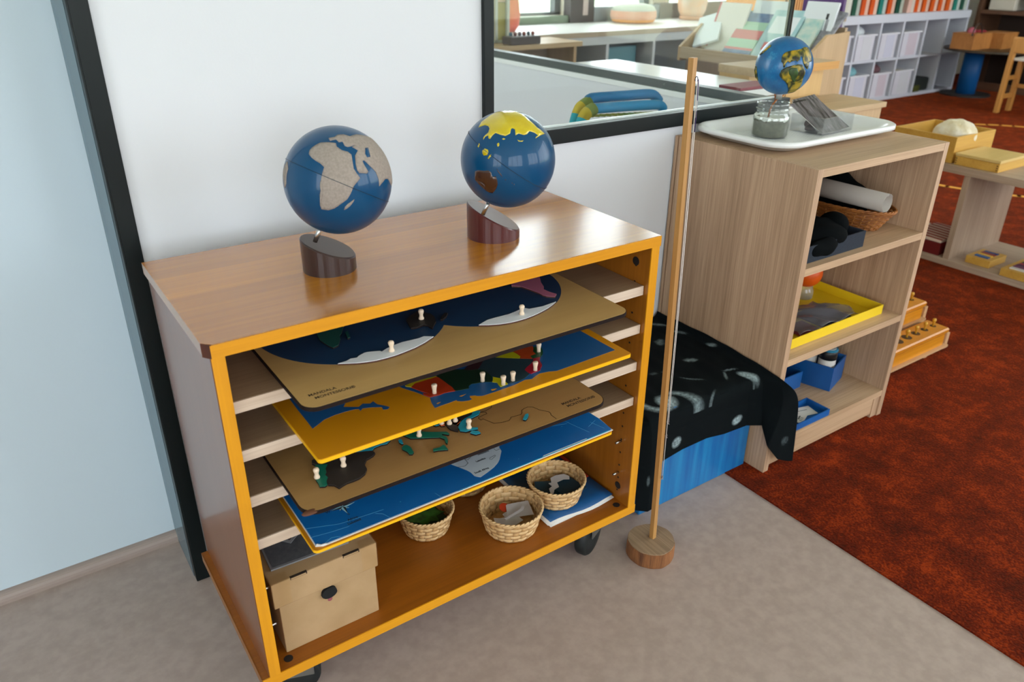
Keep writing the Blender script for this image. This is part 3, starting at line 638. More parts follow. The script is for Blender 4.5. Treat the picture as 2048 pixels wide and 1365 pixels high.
# Europe plywood map
eb = board('puzzle_board', 'plain plywood Europe puzzle board with raised country pieces, third shelf', .0755, .6295, -.0795, .345, .4912, .498, .026, PLY2, BURN, .0012)
TEAL = mat('piece_teal', '1796B0', .5); GRN = mat('piece_green', '0A6A56', .5); BLK = mat('piece_charcoal', '2A2623', .6); ORA = mat('piece_orange', 'C4551A', .5)
z0, z1 = .4983, .5015
for nm, c, k, lb in (('POR', GRN, K_POR, 'green Portugal piece with knob at the left end of the Europe board'), ('SPA', BLK, K_SPA, 'large charcoal Spain piece with knob'), ('FRA', TEAL, None, 'turquoise France piece behind the charcoal Spain piece'),
                     ('COR', TEAL, None, 'small turquoise Corsica piece'), ('SAR', GRN, None, 'green Sardinia piece below the small turquoise one'), ('ITA', GRN, K_ITA, 'green boot-shaped Italy piece with knob'), ('SIC', GRN, None, 'green triangular Sicily piece'),
                     ('SLO', TEAL, None, 'small turquoise piece left of the small orange one'), ('CRO', ORA, K_CRO, 'small orange piece with knob left of the charcoal Balkan piece'), ('SER', BLK, K_SER, 'charcoal Balkan piece with knob between the orange ones'),
                     ('MAC', ORA, K_MAC, 'orange piece with knob beside turquoise Greece'), ('GRE', TEAL, K_GRE, 'turquoise Greece piece with knob'), ('PEL', TEAL, None, 'small turquoise southern Greece piece'), ('CYP', TEAL, None, 'lone turquoise Cyprus piece on the bare plywood')):
    piece(lb, globals()['E_'+nm], z0, z1, c, BURN, k)
    # the burnt socket line round each piece
obj('engraved_line', strip(P2(L_TUR), .0009, .4979, .4982), BURN, eb)
text('lettering', 'MANDALA', .0092, (.5527, -.045, .49805), mat('branded_brown', '2C1A0C', .8), eb, xscale=.92)
text('lettering', 'MONTESSORI®', .0092, (.5562, -.0555, .49805), mat('branded_brown', '2C1A0C', .8), eb, xscale=.98)
g = G(); g.ball((.0855, -.0735, .4955), .012, 1.1, .5, .25, 16, 8); obj('chipped_corner', g, wood('chip', '6A3C20', '3A2014', 'x', 90, .2, .7), eb)
# Africa control map on a yellow board
ab = board('map_board', 'yellow-edged board under the blue Africa paper map, lowest shelf', .0855, .6575, -.066, .35, .4122, .4175, .008, mat('board_amber', 'C07A0A', .42), YEDGE, .0006)
PB = mat('paper_blue', '0A5A9C', .35, var=('0C66AC', 5, 4)); PWH = mat('paper_white', 'DAD8D4', .6)
pap = obj('paper_map', G().prism(P2(PAPER)+[(.6603, .34), (.0915, .34)], .4175, .4189), PWH, loc=(.37, -.06, .4175)); tag(pap, 'creased blue paper map of Africa lying on the lowest yellow board', 'map')
IN = [(.0930, .0783), (.0933, -.02), (.0925, -.0545), (.104, -.0592), (.50, -.0600), (.505, -.0575), (.60, -.0575), (.601, -.0605), (.655, -.0608), (.658, -.0575), (.6615, -.02), (.6595, .0146), (.6595, .335), (.093, .335)]
obj('printed_sea', G().prism(IN, .4189, .4192), PB, pap)
obj('cyan_margin', strip([(.33, -.0613), (.50, -.0611), (.65, -.0608)], .0016, .4190, .41925), mat('cyan', '2FB0D0', .4), pap)
obj('printed_land', G().prism(P2(S_ZA)+[(.4541, .1), (.36, .1)][:0], .4191, .4194), mat('land_grey', 'B5BCC4', .6), pap)
for p in (L_ZA1, L_ZA2, L_ZA3): obj('border_line', strip(P2(p), .0006, .4193, .41955), INK, pap)
text('lettering', 'Swaziland', .0070, (.4105, .0050, .4194), INK, pap, xscale=.83)
text('lettering', 'Lesotho', .0070, (.3973, -.0108, .4194), INK, pap, xscale=.83)
text('lettering', 'South Africa', .0070, (.3777, -.0374, .4194), INK, pap, xscale=.80)
text('lettering', 'Africa', .0078, (.1531, -.0320, .4192), INK, pap, xscale=.9)
text('lettering', 'Labeled', .0078, (.1497, -.0400, .4192), INK, pap, xscale=.9)
for ch, x, y in (('W', .1322, .0068-.003), ('S', .1590, -.0185), ('E', .1860, .0085), ('N', .159, .0262)): text('lettering', ch, .0075, (x, y, .4192), INK, pap)
g = G(); g2 = G(); cx, cy = .1602, .0057
for i in range(8):
    a = PI/2*(i//2)+(PI/4 if i % 2 else 0); L1 = .0195 if i % 2 == 0 else .0115
    tip = (cx+L1*math.cos(a), cy+L1*math.sin(a))
    for s, gg in ((1, g), (-1, g2)):
        q = (cx+.0052*math.cos(a+s*PI/4), cy+.0052*math.sin(a+s*PI/4))
        if i % 2: q = (cx+.005*math.cos(a+s*PI/8*1.4), cy+.005*math.sin(a+s*PI/8*1.4))
        gg.prism([(cx, cy), tip, q], .4191, .4195 if i % 2 == 0 else .4193)
obj('compass_rose', g, INK, pap); obj('compass_rose', g2, mat('compass_pale', '9CCBD6', .5), pap)
g = G(); r = random.Random(3)
for i in range(16):
    g.lathe([(r.uniform(.0004, .0012), .41915), (.0002, .41935)], (r.uniform(.2, .62), r.uniform(-.05, .07), 0), 8)
obj('printed_islands', g, mat('isle_cyan', '58C4D2', .5), pap)
g = G()
for pts in ([(.0935, -.012), (.14, -.03), (.21, -.036)], [(.093, -.035), (.12, -.04), (.15, -.043)], [(.21, -.059), (.205, -.045), (.196, -.038)], [(.105, -.058), (.118, -.052), (.13, -.057)], [(.30, -.058), (.297, -.045)], [(.60, .02), (.61, -.02), (.617, -.045)], [(.57, .01), (.60, 0)], [(.628, -.03), (.652, -.02)], [(.64, -.02), (.648, -.05)]):
    s_ = strip(pts, .0007, .4191, .41935); me = bpy.data.meshes.new('t'); s_.bm.to_mesh(me); g.bm.from_mesh(me); bpy.data.meshes.remove(me)
obj('creases', g, mat('crease_pale', '4C9AC8', .6), pap)
g = G(); g.tube([(.0935, -.055, .4195), (.098, -.0605, .4198), (.106, -.0615, .4196)], .0016, 6); obj('torn_corner', g, PWH, pap)
# ---------------------------------------------------------------- things on the cabinet's bottom shelf
CARD = mat('cardboard', 'B0916A', .85, var=('A6875F', 18, 5), bump=(90, .05)); CARDIN = mat('cardboard_dark_edge', '8A6A44', .9)  # second tone is a darker cardboard brown, not assigned to any part
TAPE = clear('clear_tape', (1, .99, .97), .0, .1)
box = thing('carton', 'brown cardboard box with taped lid and a finger hole, lower left of the cabinet', 'box', (.13, .14, .145))
g = G(); g.box(.047, .2165, .034, .235, .145, .29, .0015); obj('body', g, CARD, box)
g = G(); g.box(.0385, .2205, .0300, .243, .249, .3005, .002); lid = obj('lid', g, CARD, box)
for a, b in ((.070, .098), (.160, .189)):
    g = G(); g.box(a, b, .0294, .034, .2965, .3008); obj('slot', g, mat('slot_dark', '2A1E12', .9), lid)
    g = G(); g.box(a+.001, b-.002, .0288, .031, .2975, .2998); obj('tab', g, CARD, lid)
g = G(); n = 20
g.prism([(.130+.0135*math.cos(2*PI*i/n)*(1.05 if math.sin(2*PI*i/n) < 0 else .95), .2385+(.0125 if math.sin(2*PI*i/n) < 0 else .0095)*math.sin(2*PI*i/n)) for i in range(n)], .0285, .0345, Matrix(((1, 0, 0, 0), (0, 0, 1, 0), (0, 1, 0, 0), (0, 0, 0, 1))))
obj('finger_hole', g, mat('hole_black', '07090A', .9), box)
g = G(); g.lathe([(.0042, 0), (.0042, .0006)], (.131, .0342, .219), 14, Matrix.Rotation(PI/2, 4, 'X')); obj('sticker', g, mat('sticker_red', '8E4A52', .5), box)
for x0, x1 in ((.0375, .068), (.192, .2215)):
    g = G(); g.box(x0, x1, .0292, .0298, .251, .301); g.box(x0, x1, .0292, .05, .3006, .3011)
    g.box(x0 if x0 < .1 else x1, (x0 if x0 < .1 else x1)+.0004, .0292, .09, .251, .301); obj('tape', g, TAPE, lid)
g = G(); R_ = Matrix.Translation((.115, .125, 0)) @ Matrix.Rotation(math.radians(-3), 4, 'Z')
g.box(-.062, .07, -.068, .06, .3012, .3040, .0005, R_)
card = obj('felt_card', g, mat('card_rim', '77787C', .8), loc=(.115, .125, .3012)); tag(card, 'dark grey felt map card lying on the cardboard box lid', 'card')
g = G(); g.box(-.058, .066, -.064, .056, .3040, .3044, 0, R_); obj('felt', g, mat('felt_grey', '4C4E54', .95, var=('56585E', 120, 3)), card)
g = G(); g.prism([(-.04, .05), (-.036, .015), (-.03, -.005), (-.015, -.022), (-.004, -.012), (.008, -.002), (.02, .004), (.03, .03), (.035, .055)], .3044, .3052, R_); obj('land_outline', g, mat('felt_pale', '8B8E92', .9), card)
g = G(); g.prism([(-.034, .05), (-.030, .015), (-.024, -.001), (-.014, -.014), (-.004, -.005), (.008, .005), (.016, .01), (.024, .03), (.029, .055)], .3052, .3058, R_); obj('land', g, mat('felt_brown', '4A3A38', .95, var=('554444', 200, 3)), card)

# booklets of paper
t = thing('paper_stack', 'stack of white papers under a blue booklet cover, cabinet bottom right', 'papers', (.685, .13, .145))
PCOV = mat('cover_blue', '0C4A80', .4, var=('0E548E', 30, 3))
r = random.Random(5)
for i in range(7):
    a = math.radians(r.uniform(-1.2, 1.2)); dx = r.uniform(-.003, .003); dy = r.uniform(-.004, .003); z = .1452+i*.0014
    rows = []
    for j in range(9):
        rows.append([Matrix.Translation((.686+dx, .165+dy, 0)) @ Matrix.Rotation(a, 4, 'Z') @ Vector((-.083+.166*k/8, -.125+.25*j/8, z+(.004*math.exp(-((j-0)**2)/2.)*math.sin(k*.8+i*.15) if i > 1 else 0)+(i > 4)*.0015)) for k in range(9)])
    o = obj('sheet', G().grid(rows), PWH if i < 6 else PCOV, t, smooth=True); solid(o, .0008, 1)
    if i == 6: o['label'] = 'blue cover'
g = G(); g.box(.762, .7705, .12, .285, .1565, .1575); obj('red_strip', g, mat('strip_red', 'B03418', .5), t)

def basket(label, c, rb, rt, h, nb=5, ns=22, m1=None, m2=None, rough=1, grp='woven baskets on the cabinet floor'):
    cx, cy, cz = c; t = thing('woven_basket', label, 'basket', (cx, cy, cz), grp); amp = .0011
    R = lambda z: rb+(rt-rb)*min(1, (z/h))**.75
    g = G(); seg = ns*4
    for j in range(nb):
        za, zc = h*(j+.03)/nb, h*(j+.97)/nb; rows = []
        for z in (za, (za+zc)/2, zc):
            rows.append([(cx+(R(z)+amp*math.cos(ns/2*2*PI*i/seg+PI*j)+(.0005 if z not in (za, zc) else 0))*math.cos(2*PI*i/seg), cy+(R(z)+amp*math.cos(ns/2*2*PI*i/seg+PI*j)+(.0005 if z not in (za, zc) else 0))*math.sin(2*PI*i/seg), cz+z) for i in range(seg+1)])
        g.grid(rows)
    o = obj('weavers', g, m1, t, smooth=True); solid(o, .0009)
    g = G(); w = 2*PI/ns*.36
    for k in range(ns):
        rows = []
        for q in range(nb*4+1):
            z = h*q/(nb*4); rr = R(z)-amp*math.cos(PI*k)*math.cos(PI*(z/(h/nb)-.5)); th = 2*PI*k/ns
            rows.append([(cx+rr*math.cos(th+s*w), cy+rr*math.sin(th+s*w), cz+z) for s in (-1, 0, 1)])
        g.grid(rows)
    o = obj('stakes', g, m2, t, smooth=True); solid(o, .0009)
    g = G(); g.lathe([(rb*.99, 0), (rb*1.02, .0015), (rb*.98, .003)], c, 40); obj('basket_base', g, m2, t, smooth=False)
    g = G()
    for k in range(2):
        g.tube([(cx+(rt+.0012*math.cos(20*a+PI*k))*math.cos(a), cy+(rt+.0012*math.cos(20*a+PI*k))*math.sin(a), cz+h+.0015*math.sin(20*a+PI*k)) for a in [2*PI*i/160 for i in range(160)]], .0021, 6, True)
    obj('rim', g, m1, t, smooth=True); return t
BAM = wood('bamboo', 'E2C08E', 'C49C66', 'z', 40, .3, .5, fine=.4); BAM2 = wood('bamboo_stake', 'D6B07C', 'B48A56', 'z', 50, .1, .5, fine=.5)
basket('round woven bamboo basket in front holding white paper cutouts', (.539, .089, .1455), .050, .0630, .052, m1=BAM, m2=BAM2)
basket('round woven bamboo basket standing on the blue booklet', (.664, .103, .1590), .048, .0605, .048, m1=BAM, m2=BAM2)
basket('round woven bamboo basket with green paper shapes, beside the cardboard box', (.394, .182, .1455), .043, .0555, .050, m1=BAM, m2=BAM2)
basket('woven basket half hidden behind the front basket, under the yellow board', (.535, .262, .1455), .045, .055, .050, m1=BAM, m2=BAM2)
basket('woven basket half hidden behind the basket on the blue booklet', (.640, .262, .1590), .045, .057, .048, m1=BAM, m2=BAM2)
def cutout(label, c, pts, ang, z, m, grp, tilt=0, k=.00150):
    M = Matrix.Translation((c[0], c[1], z)) @ Matrix.Rotation(math.radians(ang), 4, 'Z') @ Matrix.Rotation(math.radians(tilt), 4, 'X')
    o = obj('paper_cutout', G().prism([(p[0]*k, p[1]*k) for p in pts], 0, .0006, M), m, loc=(c[0], c[1], z)); return tag(o, label, 'paper cutout', grp)
PGR = mat('paper_greywhite', 'C9C4C6', .6); PTEAL = mat('paper_dark_teal', '0C3C54', .5)
G1N, G2N, G3N = 'cutouts in the front basket', 'cutouts in the basket on the booklet', 'cutouts in the green basket'
cutout('white card with a scalloped corner in the front basket', (.521, .083), [(-24, -14), (20, -20), (24, 10), (8, 12), (5, 5), (-2, 9), (-8, 17), (-14, 9), (-20, 10)], 18, .1725, PGR, G1N, 5, .0013)
cutout('plain white card leaning right in the front basket', (.560, .094), [(-24, -14), (22, -18), (24, 16), (-16, 18)], -15, .1750, PGR, G1N, 6, .0012)
cutout('thin pale strip crossing the cards in the front basket', (.545, .080), [(-26, 2), (14, -6), (22, -3), (20, 3), (12, 0), (-25, 6)], 20, .1835, PGR, G1N, 5, .0012)
o = cutout('small red disc behind the white cards in the front basket', (.540, .115), [(9*math.cos(i*PI/8), 9*math.sin(i*PI/8)) for i in range(16)], 0, .176, mat('disc_red', 'B83A18', .5), G1N, 20, .0012)
cutout('dark teal card in the basket on the booklet', (.645, .105), [(-22, -22), (26, -26), (30, 22), (-18, 26)], -25, .1790, PTEAL, G2N, 4, .0013)
cutout('second dark teal card at the right of the basket on the booklet', (.688, .092), [(-24, -22), (20, -24), (22, 18), (-20, 22)], 15, .1815, PTEAL, G2N, 4, .0013)
cutout('pale branching cutout on the dark teal cards', (.655, .098), [(-28, -12), (-6, -4), (10, -8), (22, 4), (32, 6), (30, 13), (16, 12), (6, 18), (2, 6), (-10, 8), (-24, -4)], 25, .1880, PGR, G2N, 5, .0009)
cutout('pale rounded cutout at the back of the basket on the booklet', (.684, .117), [(-24, -6), (-10, -10), (8, -6), (22, -10), (26, 0), (16, 10), (-4, 12), (-20, 8)], -12, .1885, PGR, G2N, 10, .0009)
LEAF = mat('paper_leaf_green', '3E7A2C', .6, var=('24521C', 60, 3)); LEAFD = mat('paper_dark_green', '1C4224', .6)
cutout('dark green card at the bottom of the green basket', (.396, .176), [(-30, -24), (30, -26), (32, 26), (-26, 28)], 10, .170, LEAFD, G3N, 3, .0011)
cutout('jagged leaf green cutout on the dark green card', (.400, .172), [(-22, -10), (-8, -6), (0, -18), (6, -6), (22, -10), (16, 4), (22, 14), (6, 10), (-4, 20), (-10, 8), (-24, 8)], 20, .179, LEAF, G3N, 6, .0013)
cutout('leaf green cutout leaning at the left in the green basket', (.374, .182), [(-16, -8), (0, -14), (14, -6), (12, 10), (-4, 14), (-14, 8)], -20, .180, LEAF, G3N, -6, .0013)

# ---------------------------------------------------------------- wooden post with thread
ps = thing('wooden_post_stand', 'slim square wooden post on a sawn log disc with hanging threads', 'stand', (.8452, -.0151, 0))
BARK = wood('bark', 'A0683A', '56321C', 'z', 60, .12, .85, fine=.5, bump=.6); LOG = wood('log_end', 'A68A6E', '766048', 'y', 60, .05, .6, fine=.55)
wob = lambda t, z: .012*math.sin(3*t+1)+.008*math.sin(7*t+2)+.006*math.sin(13*t)
g = G(); g.lathe([(.0515, .0), (.0525, .004), (.0522, .030), (.0515, .037)], (.8452, -.0151, 0), 72, wob=wob); dk = obj('log_disc', g, BARK, ps)
g = G(); g.lathe([(.0508, .0366), (.0506, .0392)], (.8452, -.0151, 0), 72, wob=wob); obj('sawn_face', g, LOG, dk)
PINE = wood('pine_post', 'C4965A', '9C6A32', 'z', 40, .035, .45, fine=.35)
b0, b1 = Vector((.8515, -.0125, .036)), Vector((.836, .004, 1.045))
Mp = frame_M(b0, (math.cos(.10), math.sin(.10), 0), b1-b0); Lp = (b1-b0).length
o = obj('post', G().box(-.0054, .0054, -.0054, .0054, 0, Lp, .0006, Mp), PINE, ps)
THR = mat('thread_white', 'D9D2CC', .7); THP = mat('thread_purple', '4A3A66', .6)
pp = lambda u, v, f: Mp @ Vector((u, v, f*Lp))
g = G(); g.tube([pp(.0062+.0035*math.sin(a), -.006, .966+.0045*math.cos(a)) for a in [i*PI/8-2.2 for i in range(13)]], .0007, 8); obj('hook', g, mat('hook_violet', '3A3550', .3, .7), ps, smooth=True)
g = G()
for du, e0, e1 in ((.0068, .963, .16), (.0108, .963, .30)): g.tube([pp(du, -.008, e0), pp(du+.0006, -.008, (e0+e1)/2), pp(du-.001, -.008, e1)], .00075, 6)
obj('thread', g, THR, ps, smooth=True)
g = G(); g.tube([pp(.0088, -.008, .966), pp(.0111, -.008, .93), pp(.0109, -.008, .88)], .00085, 6); obj('thread_top', g, THP, ps, smooth=True)
for du, f in ((.0090, .300), (.0072, .268), (.0055, .165)):
    g = G(); g.tube([pp(du+.002*math.cos(k*1.9), -.008+.002*math.sin(k*2.7), f+.004*math.sin(k*1.3)) for k in range(12)], .0009, 5); obj('knot', g, mat('knot_grey', 'A79A98', .7), ps, smooth=True)

# ---------------------------------------------------------------- blue crate under a black painted cloth
CRB = mat('crate_blue_paint', '0B5FA8', .45, var=('1273B8', 12, 4))
m, nt, b = newmat('crate_brushed_blue'); N = nt.nodes; L = nt.links
tc = N.new('ShaderNodeTexCoord'); mp = N.new('ShaderNodeMapping'); mp.inputs['Scale'].default_value = (40, 40, 2)
nz = N.new('ShaderNodeTexNoise'); nz.inputs['Scale'].default_value = 1; nz.inputs['Detail'].default_value = 4; L.new(tc.outputs['Object'], mp.inputs[0]); L.new(mp.outputs[0], nz.inputs['Vector'])
cr = N.new('ShaderNodeValToRGB'); cr.color_ramp.elements[0].position = .3; cr.color_ramp.elements[1].position = .75; cr.color_ramp.elements[0].color = (*lin('0A559B'), 1); cr.color_ramp.elements[1].color = (*lin('1B86BC'), 1)
L.new(nz.outputs['Fac'], cr.inputs[0]); L.new(cr.outputs[0], b.inputs['Base Color']); setp(b, Roughness=.42); CRB = m
cb = thing('painted_crate', 'brush-painted blue wooden crate standing between the two shelf units', 'crate', (1.10, .27, 0))
obj('body', G().box(.912, 1.284, .094, .452, 0.0, .268, .004), CRB, cb)
obj('rim', G().box(.908, 1.286, .090, .456, .268, .276, .002), CRB, cb)
cols = [[(.868, .455, .283), (.868, .2, .283), (.872, .095, .25), (.873, .078, .15), (.878, .074, .045)],
        [(.905, .457, .284), (.905, .2, .284), (.906, .086, .272), (.908, .070, .17), (.910, .066, .032)],
        [(.928, .457, .284), (.928, .2, .284), (.928, .086, .273), (.929, .070, .18), (.932, .066, .034)],
        [(.941, .457, .284), (.941, .2, .284), (.941, .086, .273), (.941, .074, .20), (.941, .070, .080)],
        [(.950, .457, .284), (.950, .2, .284), (.950, .086, .274), (.950, .079, .22), (.951, .078, .150)],
        [(1.02, .457, .283), (1.02, .2, .283), (1.02, .086, .274), (1.02, .080, .22), (1.02, .080, .157)],
        [(1.10, .457, .283), (1.10, .2, .283), (1.10, .086, .274), (1.10, .079, .22), (1.10, .078, .160)],
        [(1.16, .457, .283), (1.16, .2, .283), (1.16, .085, .274), (1.16, .080, .22), (1.165, .080, .147)],
        [(1.23, .457, .284), (1.23, .2, .284), (1.23, .084, .275), (1.235, .078, .21), (1.245, .078, .144)],
        [(1.268, .457, .287), (1.268, .22, .287), (1.268, .082, .278), (1.275, .066, .21), (1.284, .060, .140)],
        [(1.280, .457, .292), (1.279, .24, .292), (1.285, .040, .277), (1.300, .024, .20), (1.278, .030, .095)],
        [(1.284, .457, .297), (1.283, .25, .297), (1.2875, .034, .281), (1.322, .020, .19), (1.318, .022, .046)],
        [(1.286, .457, .302), (1.285, .26, .302), (1.2885, .030, .283), (1.338, .016, .205), (1.360, .018, .026)],
        [(1.287, .457, .305), (1.287, .26, .305), (1.2885, .029, .283), (1.346, .014, .212), (1.376, .016, .022)]]
def bez(P, n):
    out = []; P = [Vector(p) for p in P]
    for i in range(n):
        t = i/(n-1)*(len(P)-1); k = min(int(t), len(P)-2); f = t-k
        a, b_, c, d = P[max(k-1, 0)], P[k], P[k+1], P[min(k+2, len(P)-1)]
        m0, m1 = (c-a)*.35, (d-b_)*.35
        out.append(b_*(2*f**3-3*f*f+1)+m0*(f**3-2*f*f+f)+c*(-2*f**3+3*f*f)+m1*(f**3-f*f))
    return out
NU, NV = 200, 120
cp = [bez(c, NV) for c in cols]
# spacing along the width follows the columns' own x positions
xs = [c[2][0] for c in cols]; us = []
pos = [0]
for a, b_ in zip(cols, cols[1:]): pos.append(pos[-1]+max(.012, (Vector(a[3])-Vector(b_[3])).length))
rows = []
for j in range(NV):
    row = []
    for i in range(NU):
        s_ = pos[-1]*i/(NU-1); k = max(q for q in range(len(pos)-1) if pos[q] <= s_+1e-9); f = (s_-pos[k])/(pos[k+1]-pos[k]); f2 = f*f*(3-2*f)*.35+f*.65
        p = cp[k][j].lerp(cp[k+1][j], f2)
        w = .0014*math.sin(p.x*55+p.y*30)*math.sin(p.y*38+1)+.0008*math.sin(p.x*120+j*.1); p = p+Vector((0, 0, w if p.z > .27 else 0)); row.append(p)
    rows.append(row)
g = G().grid(rows); cl = obj('cloth', g, mat('tmp', '000000'), loc=(1.10, .25, .28), smooth=True)
cl.name = 'painted_cloth'; tag(cl, 'black cloth painted with pale galaxies draped over the blue crate', 'cloth')
me = cl.data; ca = me.color_attributes.new('paint', 'FLOAT_COLOR', 'POINT'); r = random.Random(11)
def blob(p, c, rx, ry, a):
    dx, dy, dz = p.x-c[0], p.y-c[1], (p.z-c[2] if len(c) > 2 else 0); ca_, sa = math.cos(a), math.sin(a)
    if len(c) > 2: u, v = dx*ca_+dz*sa, -dx*sa+dz*ca_
    else: u, v = dx*ca_+dy*sa, -dx*sa+dy*ca_
    d = math.sqrt((u/rx)**2+(v/ry)**2); return max(0, min(1, (1.15-d)*2.2))
for v in me.vertices:
    p = v.co+cl.location; c = 0
    if p.z > .25 and p.x < 1.30:
        dx, dy = p.x-.988, (p.y-.115)*1.05; rr = math.hypot(dx, dy); th = math.atan2(dy, dx)
        c = max(c, max(0, min(1, (.030-rr)*70)))
        if rr < .15:
            ph = (-th-math.log(max(rr, .008)/.03)*1.5+.9) % PI
            arm = min(ph, PI-ph); fade = max(0, 1-rr/.155)
            c = max(c, fade**.6*max(0, 1-arm*2.2)*.95)
        for q in (.55*blob(p, (1.177, .223), .017, .008, -.5), .85*blob(p, (1.243, .095), .026, .012, -.85), .4*blob(p, (1.245, .05), .03, .004, -1.5), .45*blob(p, (1.222, .135), .020, .003, -.35), .5*blob(p, (1.192, .122), .020, .003, .9), .5*blob(p, (1.276, .245), .014, .005, -1.3), .35*blob(p, (1.184, .340), .016, .010, .6), .4*blob(p, (1.265, .350), .02, .006, -1.1), .4*blob(p, (1.25, .42), .03, .006, -1.0), .3*blob(p, (1.11, .155), .03, .003, -.7), .3*blob(p, (1.06, .22), .03, .0025, -.2), .3*blob(p, (1.10, .08), .03, .0025, .5)): c = max(c, q)
    elif p.y < .11:
        c = max(c, .9*blob(p, (1.205, .08, .174), .017, .012, .2), .8*blob(p, (.996, .08, .186), .015, .014, .6), .15*blob(p, (1.33, .03, .10), .012, .012, 0), .25*blob(p, (.905, .07, .12), .004, .014, 0))
    ca.data[v.index].color = (c, c, c, 1)
m, nt, b = newmat('black_cloth_painted'); N = nt.nodes; L = nt.links
at = N.new('ShaderNodeAttribute'); at.attribute_name = 'paint'; tc = N.new('ShaderNodeTexCoord')
nz = N.new('ShaderNodeTexNoise'); nz.inputs['Scale'].default_value = 170; nz.inputs['Detail'].default_value = 4; L.new(tc.outputs['Object'], nz.inputs['Vector'])
ad = N.new('ShaderNodeMath'); ad.operation = 'MULTIPLY_ADD'; ad.inputs[1].default_value = 1.9; ad.inputs[2].default_value = -.72; L.new(nz.outputs['Fac'], ad.inputs[0])
a2 = N.new('ShaderNodeMath'); a2.operation = 'MULTIPLY'; a2.use_clamp = True; L.new(at.outputs['Fac'], a2.inputs[0])
a3 = N.new('ShaderNodeMath'); a3.operation = 'ADD'; a3.inputs[1].default_value = .55; L.new(ad.outputs[0], a3.inputs[0]); L.new(a3.outputs[0], a2.inputs[1])
mx = N.new('ShaderNodeMix'); mx.data_type = 'RGBA'; mx.inputs[6].default_value = (*lin('0A1012'), 1); mx.inputs[7].default_value = (*lin('9DB0B4'), 1)
L.new(a2.outputs[0], mx.inputs[0]); L.new(mx.outputs[2], b.inputs['Base Color']); setp(b, Roughness=.95); b.inputs['Specular IOR Level'].default_value = .1
me.materials.clear(); me.materials.append(m); solid(cl, .0012, 1)

# ---------------------------------------------------------------- oak bookcase
oc = thing('oak_bookcase', 'three-tier oak laminate bookcase on the red carpet, tray on top', 'bookcase', (1.55, .25, .004))
for x0, x1 in ((1.2915, 1.3105), (1.791, 1.810)):
    obj('side_panel', G().box(x0, x1, .038, .447, .004, .789, .0006), OAK, oc)
obj('top_panel', G().box(1.3105, 1.791, .0385, .447, .770, .7888, .0004), OAKX, oc)
obj('back_panel', G().box(1.2920, 1.8095, .4505, .4600, .012, .7885), OAK, oc)
for z in (.559, .325, .089): obj('shelf', G().box(1.3105, 1.791, .0385, .4505, z-.0185, z, .0004), OAKX, oc)
obj('plinth', G().box(1.3105, 1.791, .044, .060, .016, .0705), OAKX, oc)
obj('plinth_block', G().box(1.764, 1.791, .042, .12, .004, .0705, .0005), OAK, oc)

# upper compartment
t = thing('wicker_basket', 'oval brown wicker basket with a grey roll and black cloth, top bookcase shelf', 'basket', (1.70, .25, .559))
WICK = wood('wicker', 'B4702E', '6E3C16', 'x', 60, .3, .5, fine=.5)
g = G(); c = (1.70, .25)
for j in range(11):
    k = j/10; a, b_ = .052+.024*k, .135+.035*k; z = .562+.050*k
    g.tube([(c[0]+(a+.0016*math.cos(18*q+PI*j))*math.cos(q), c[1]+(b_+.0016*math.cos(18*q+PI*j))*math.sin(q), z) for q in [2*PI*i/144 for i in range(144)]], .0026, 6, True)
obj('weavers', g, WICK, t, smooth=True)
g = G()
for i in range(36):
    q = 2*PI*i/36; g.tube([(c[0]+(.052+.024*k)*math.cos(q), c[1]+(.135+.035*k)*math.sin(q), .560+.054*k) for k in (0, .5, 1)], .002, 5)
obj('stakes', g, mat('wicker_pale', 'C48A4A', .5), t, smooth=True)
g = G()
for k in range(3): g.tube([(c[0]+(.079+.002*math.cos(16*q+2.1*k))*math.cos(q), c[1]+(.172+.002*math.cos(16*q+2.1*k))*math.sin(q), .615+.0028*math.sin(16*q+2.1*k)) for q in [2*PI*i/160 for i in range(160)]], .0028, 6, True)
obj('rim', g, WICK, t, smooth=True)
g = G(); g.lathe([(.95, 0), (1, .003)], (c[0], c[1], .5592), 48, Matrix.Diagonal((.053, .136, 1, 1))); obj('basket_base', g, WICK, t)
g = G(); p0, p1 = Vector((1.683, .090, .640)), Vector((1.668, .42, .641)); Mr = frame_M(p0, (1, 0, 0), p1-p0); Lr = (p1-p0).length
sp = []
for i in range(110):
    a = -.6-2*PI*2.2*i/109; rr = .0250-.0045*i/109; sp.append((rr*math.cos(a), rr*math.sin(a)))
g.grid([[Mr @ Vector((x_, y_, 0)) for x_, y_ in sp], [Mr @ Vector((x_, y_, Lr)) for x_, y_ in sp]])
o = obj('paper_roll', g, mat('roll_grey', 'A39B92', .6), smooth=True); solid(o, .0008); tag(o, 'rolled pale grey sheet lying across the wicker basket', 'paper roll')
g = G(); g.ball((1.722, .285, .612), .05, .82, 2.5, 1.35, 40, 24, lambda p: 1+.07*math.sin(5*p.x+3*p.y)+.05*math.sin(9*p.y+4*p.z))
o = obj('folded_cloth', g, mat('cloth_black', '050809', .95, spec=.08), smooth=True); tag(o, 'bunched black cloth in the wicker basket behind the grey roll', 'cloth')
def tray(name, label, cat, x0, x1, y0, y1, z0, z1, m, th=.002, M=None, grp=None):
    c = ((x0+x1)/2, (y0+y1)/2, z0); c = M @ Vector(c) if M is not None else c
    t = thing(name, label, cat, c, grp)
    obj('tray_base', G().box(x0, x1, y0, y1, z0, z0+th, 0, M), m, t)
    for a in ((x0, x1, y0, y0+th), (x0, x1, y1-th, y1), (x0, x0+th, y0+th, y1-th), (x1-th, x1, y0+th, y1-th)): obj('side', G().box(*a, z0+th, z1, 0, M), m, t)
    return t
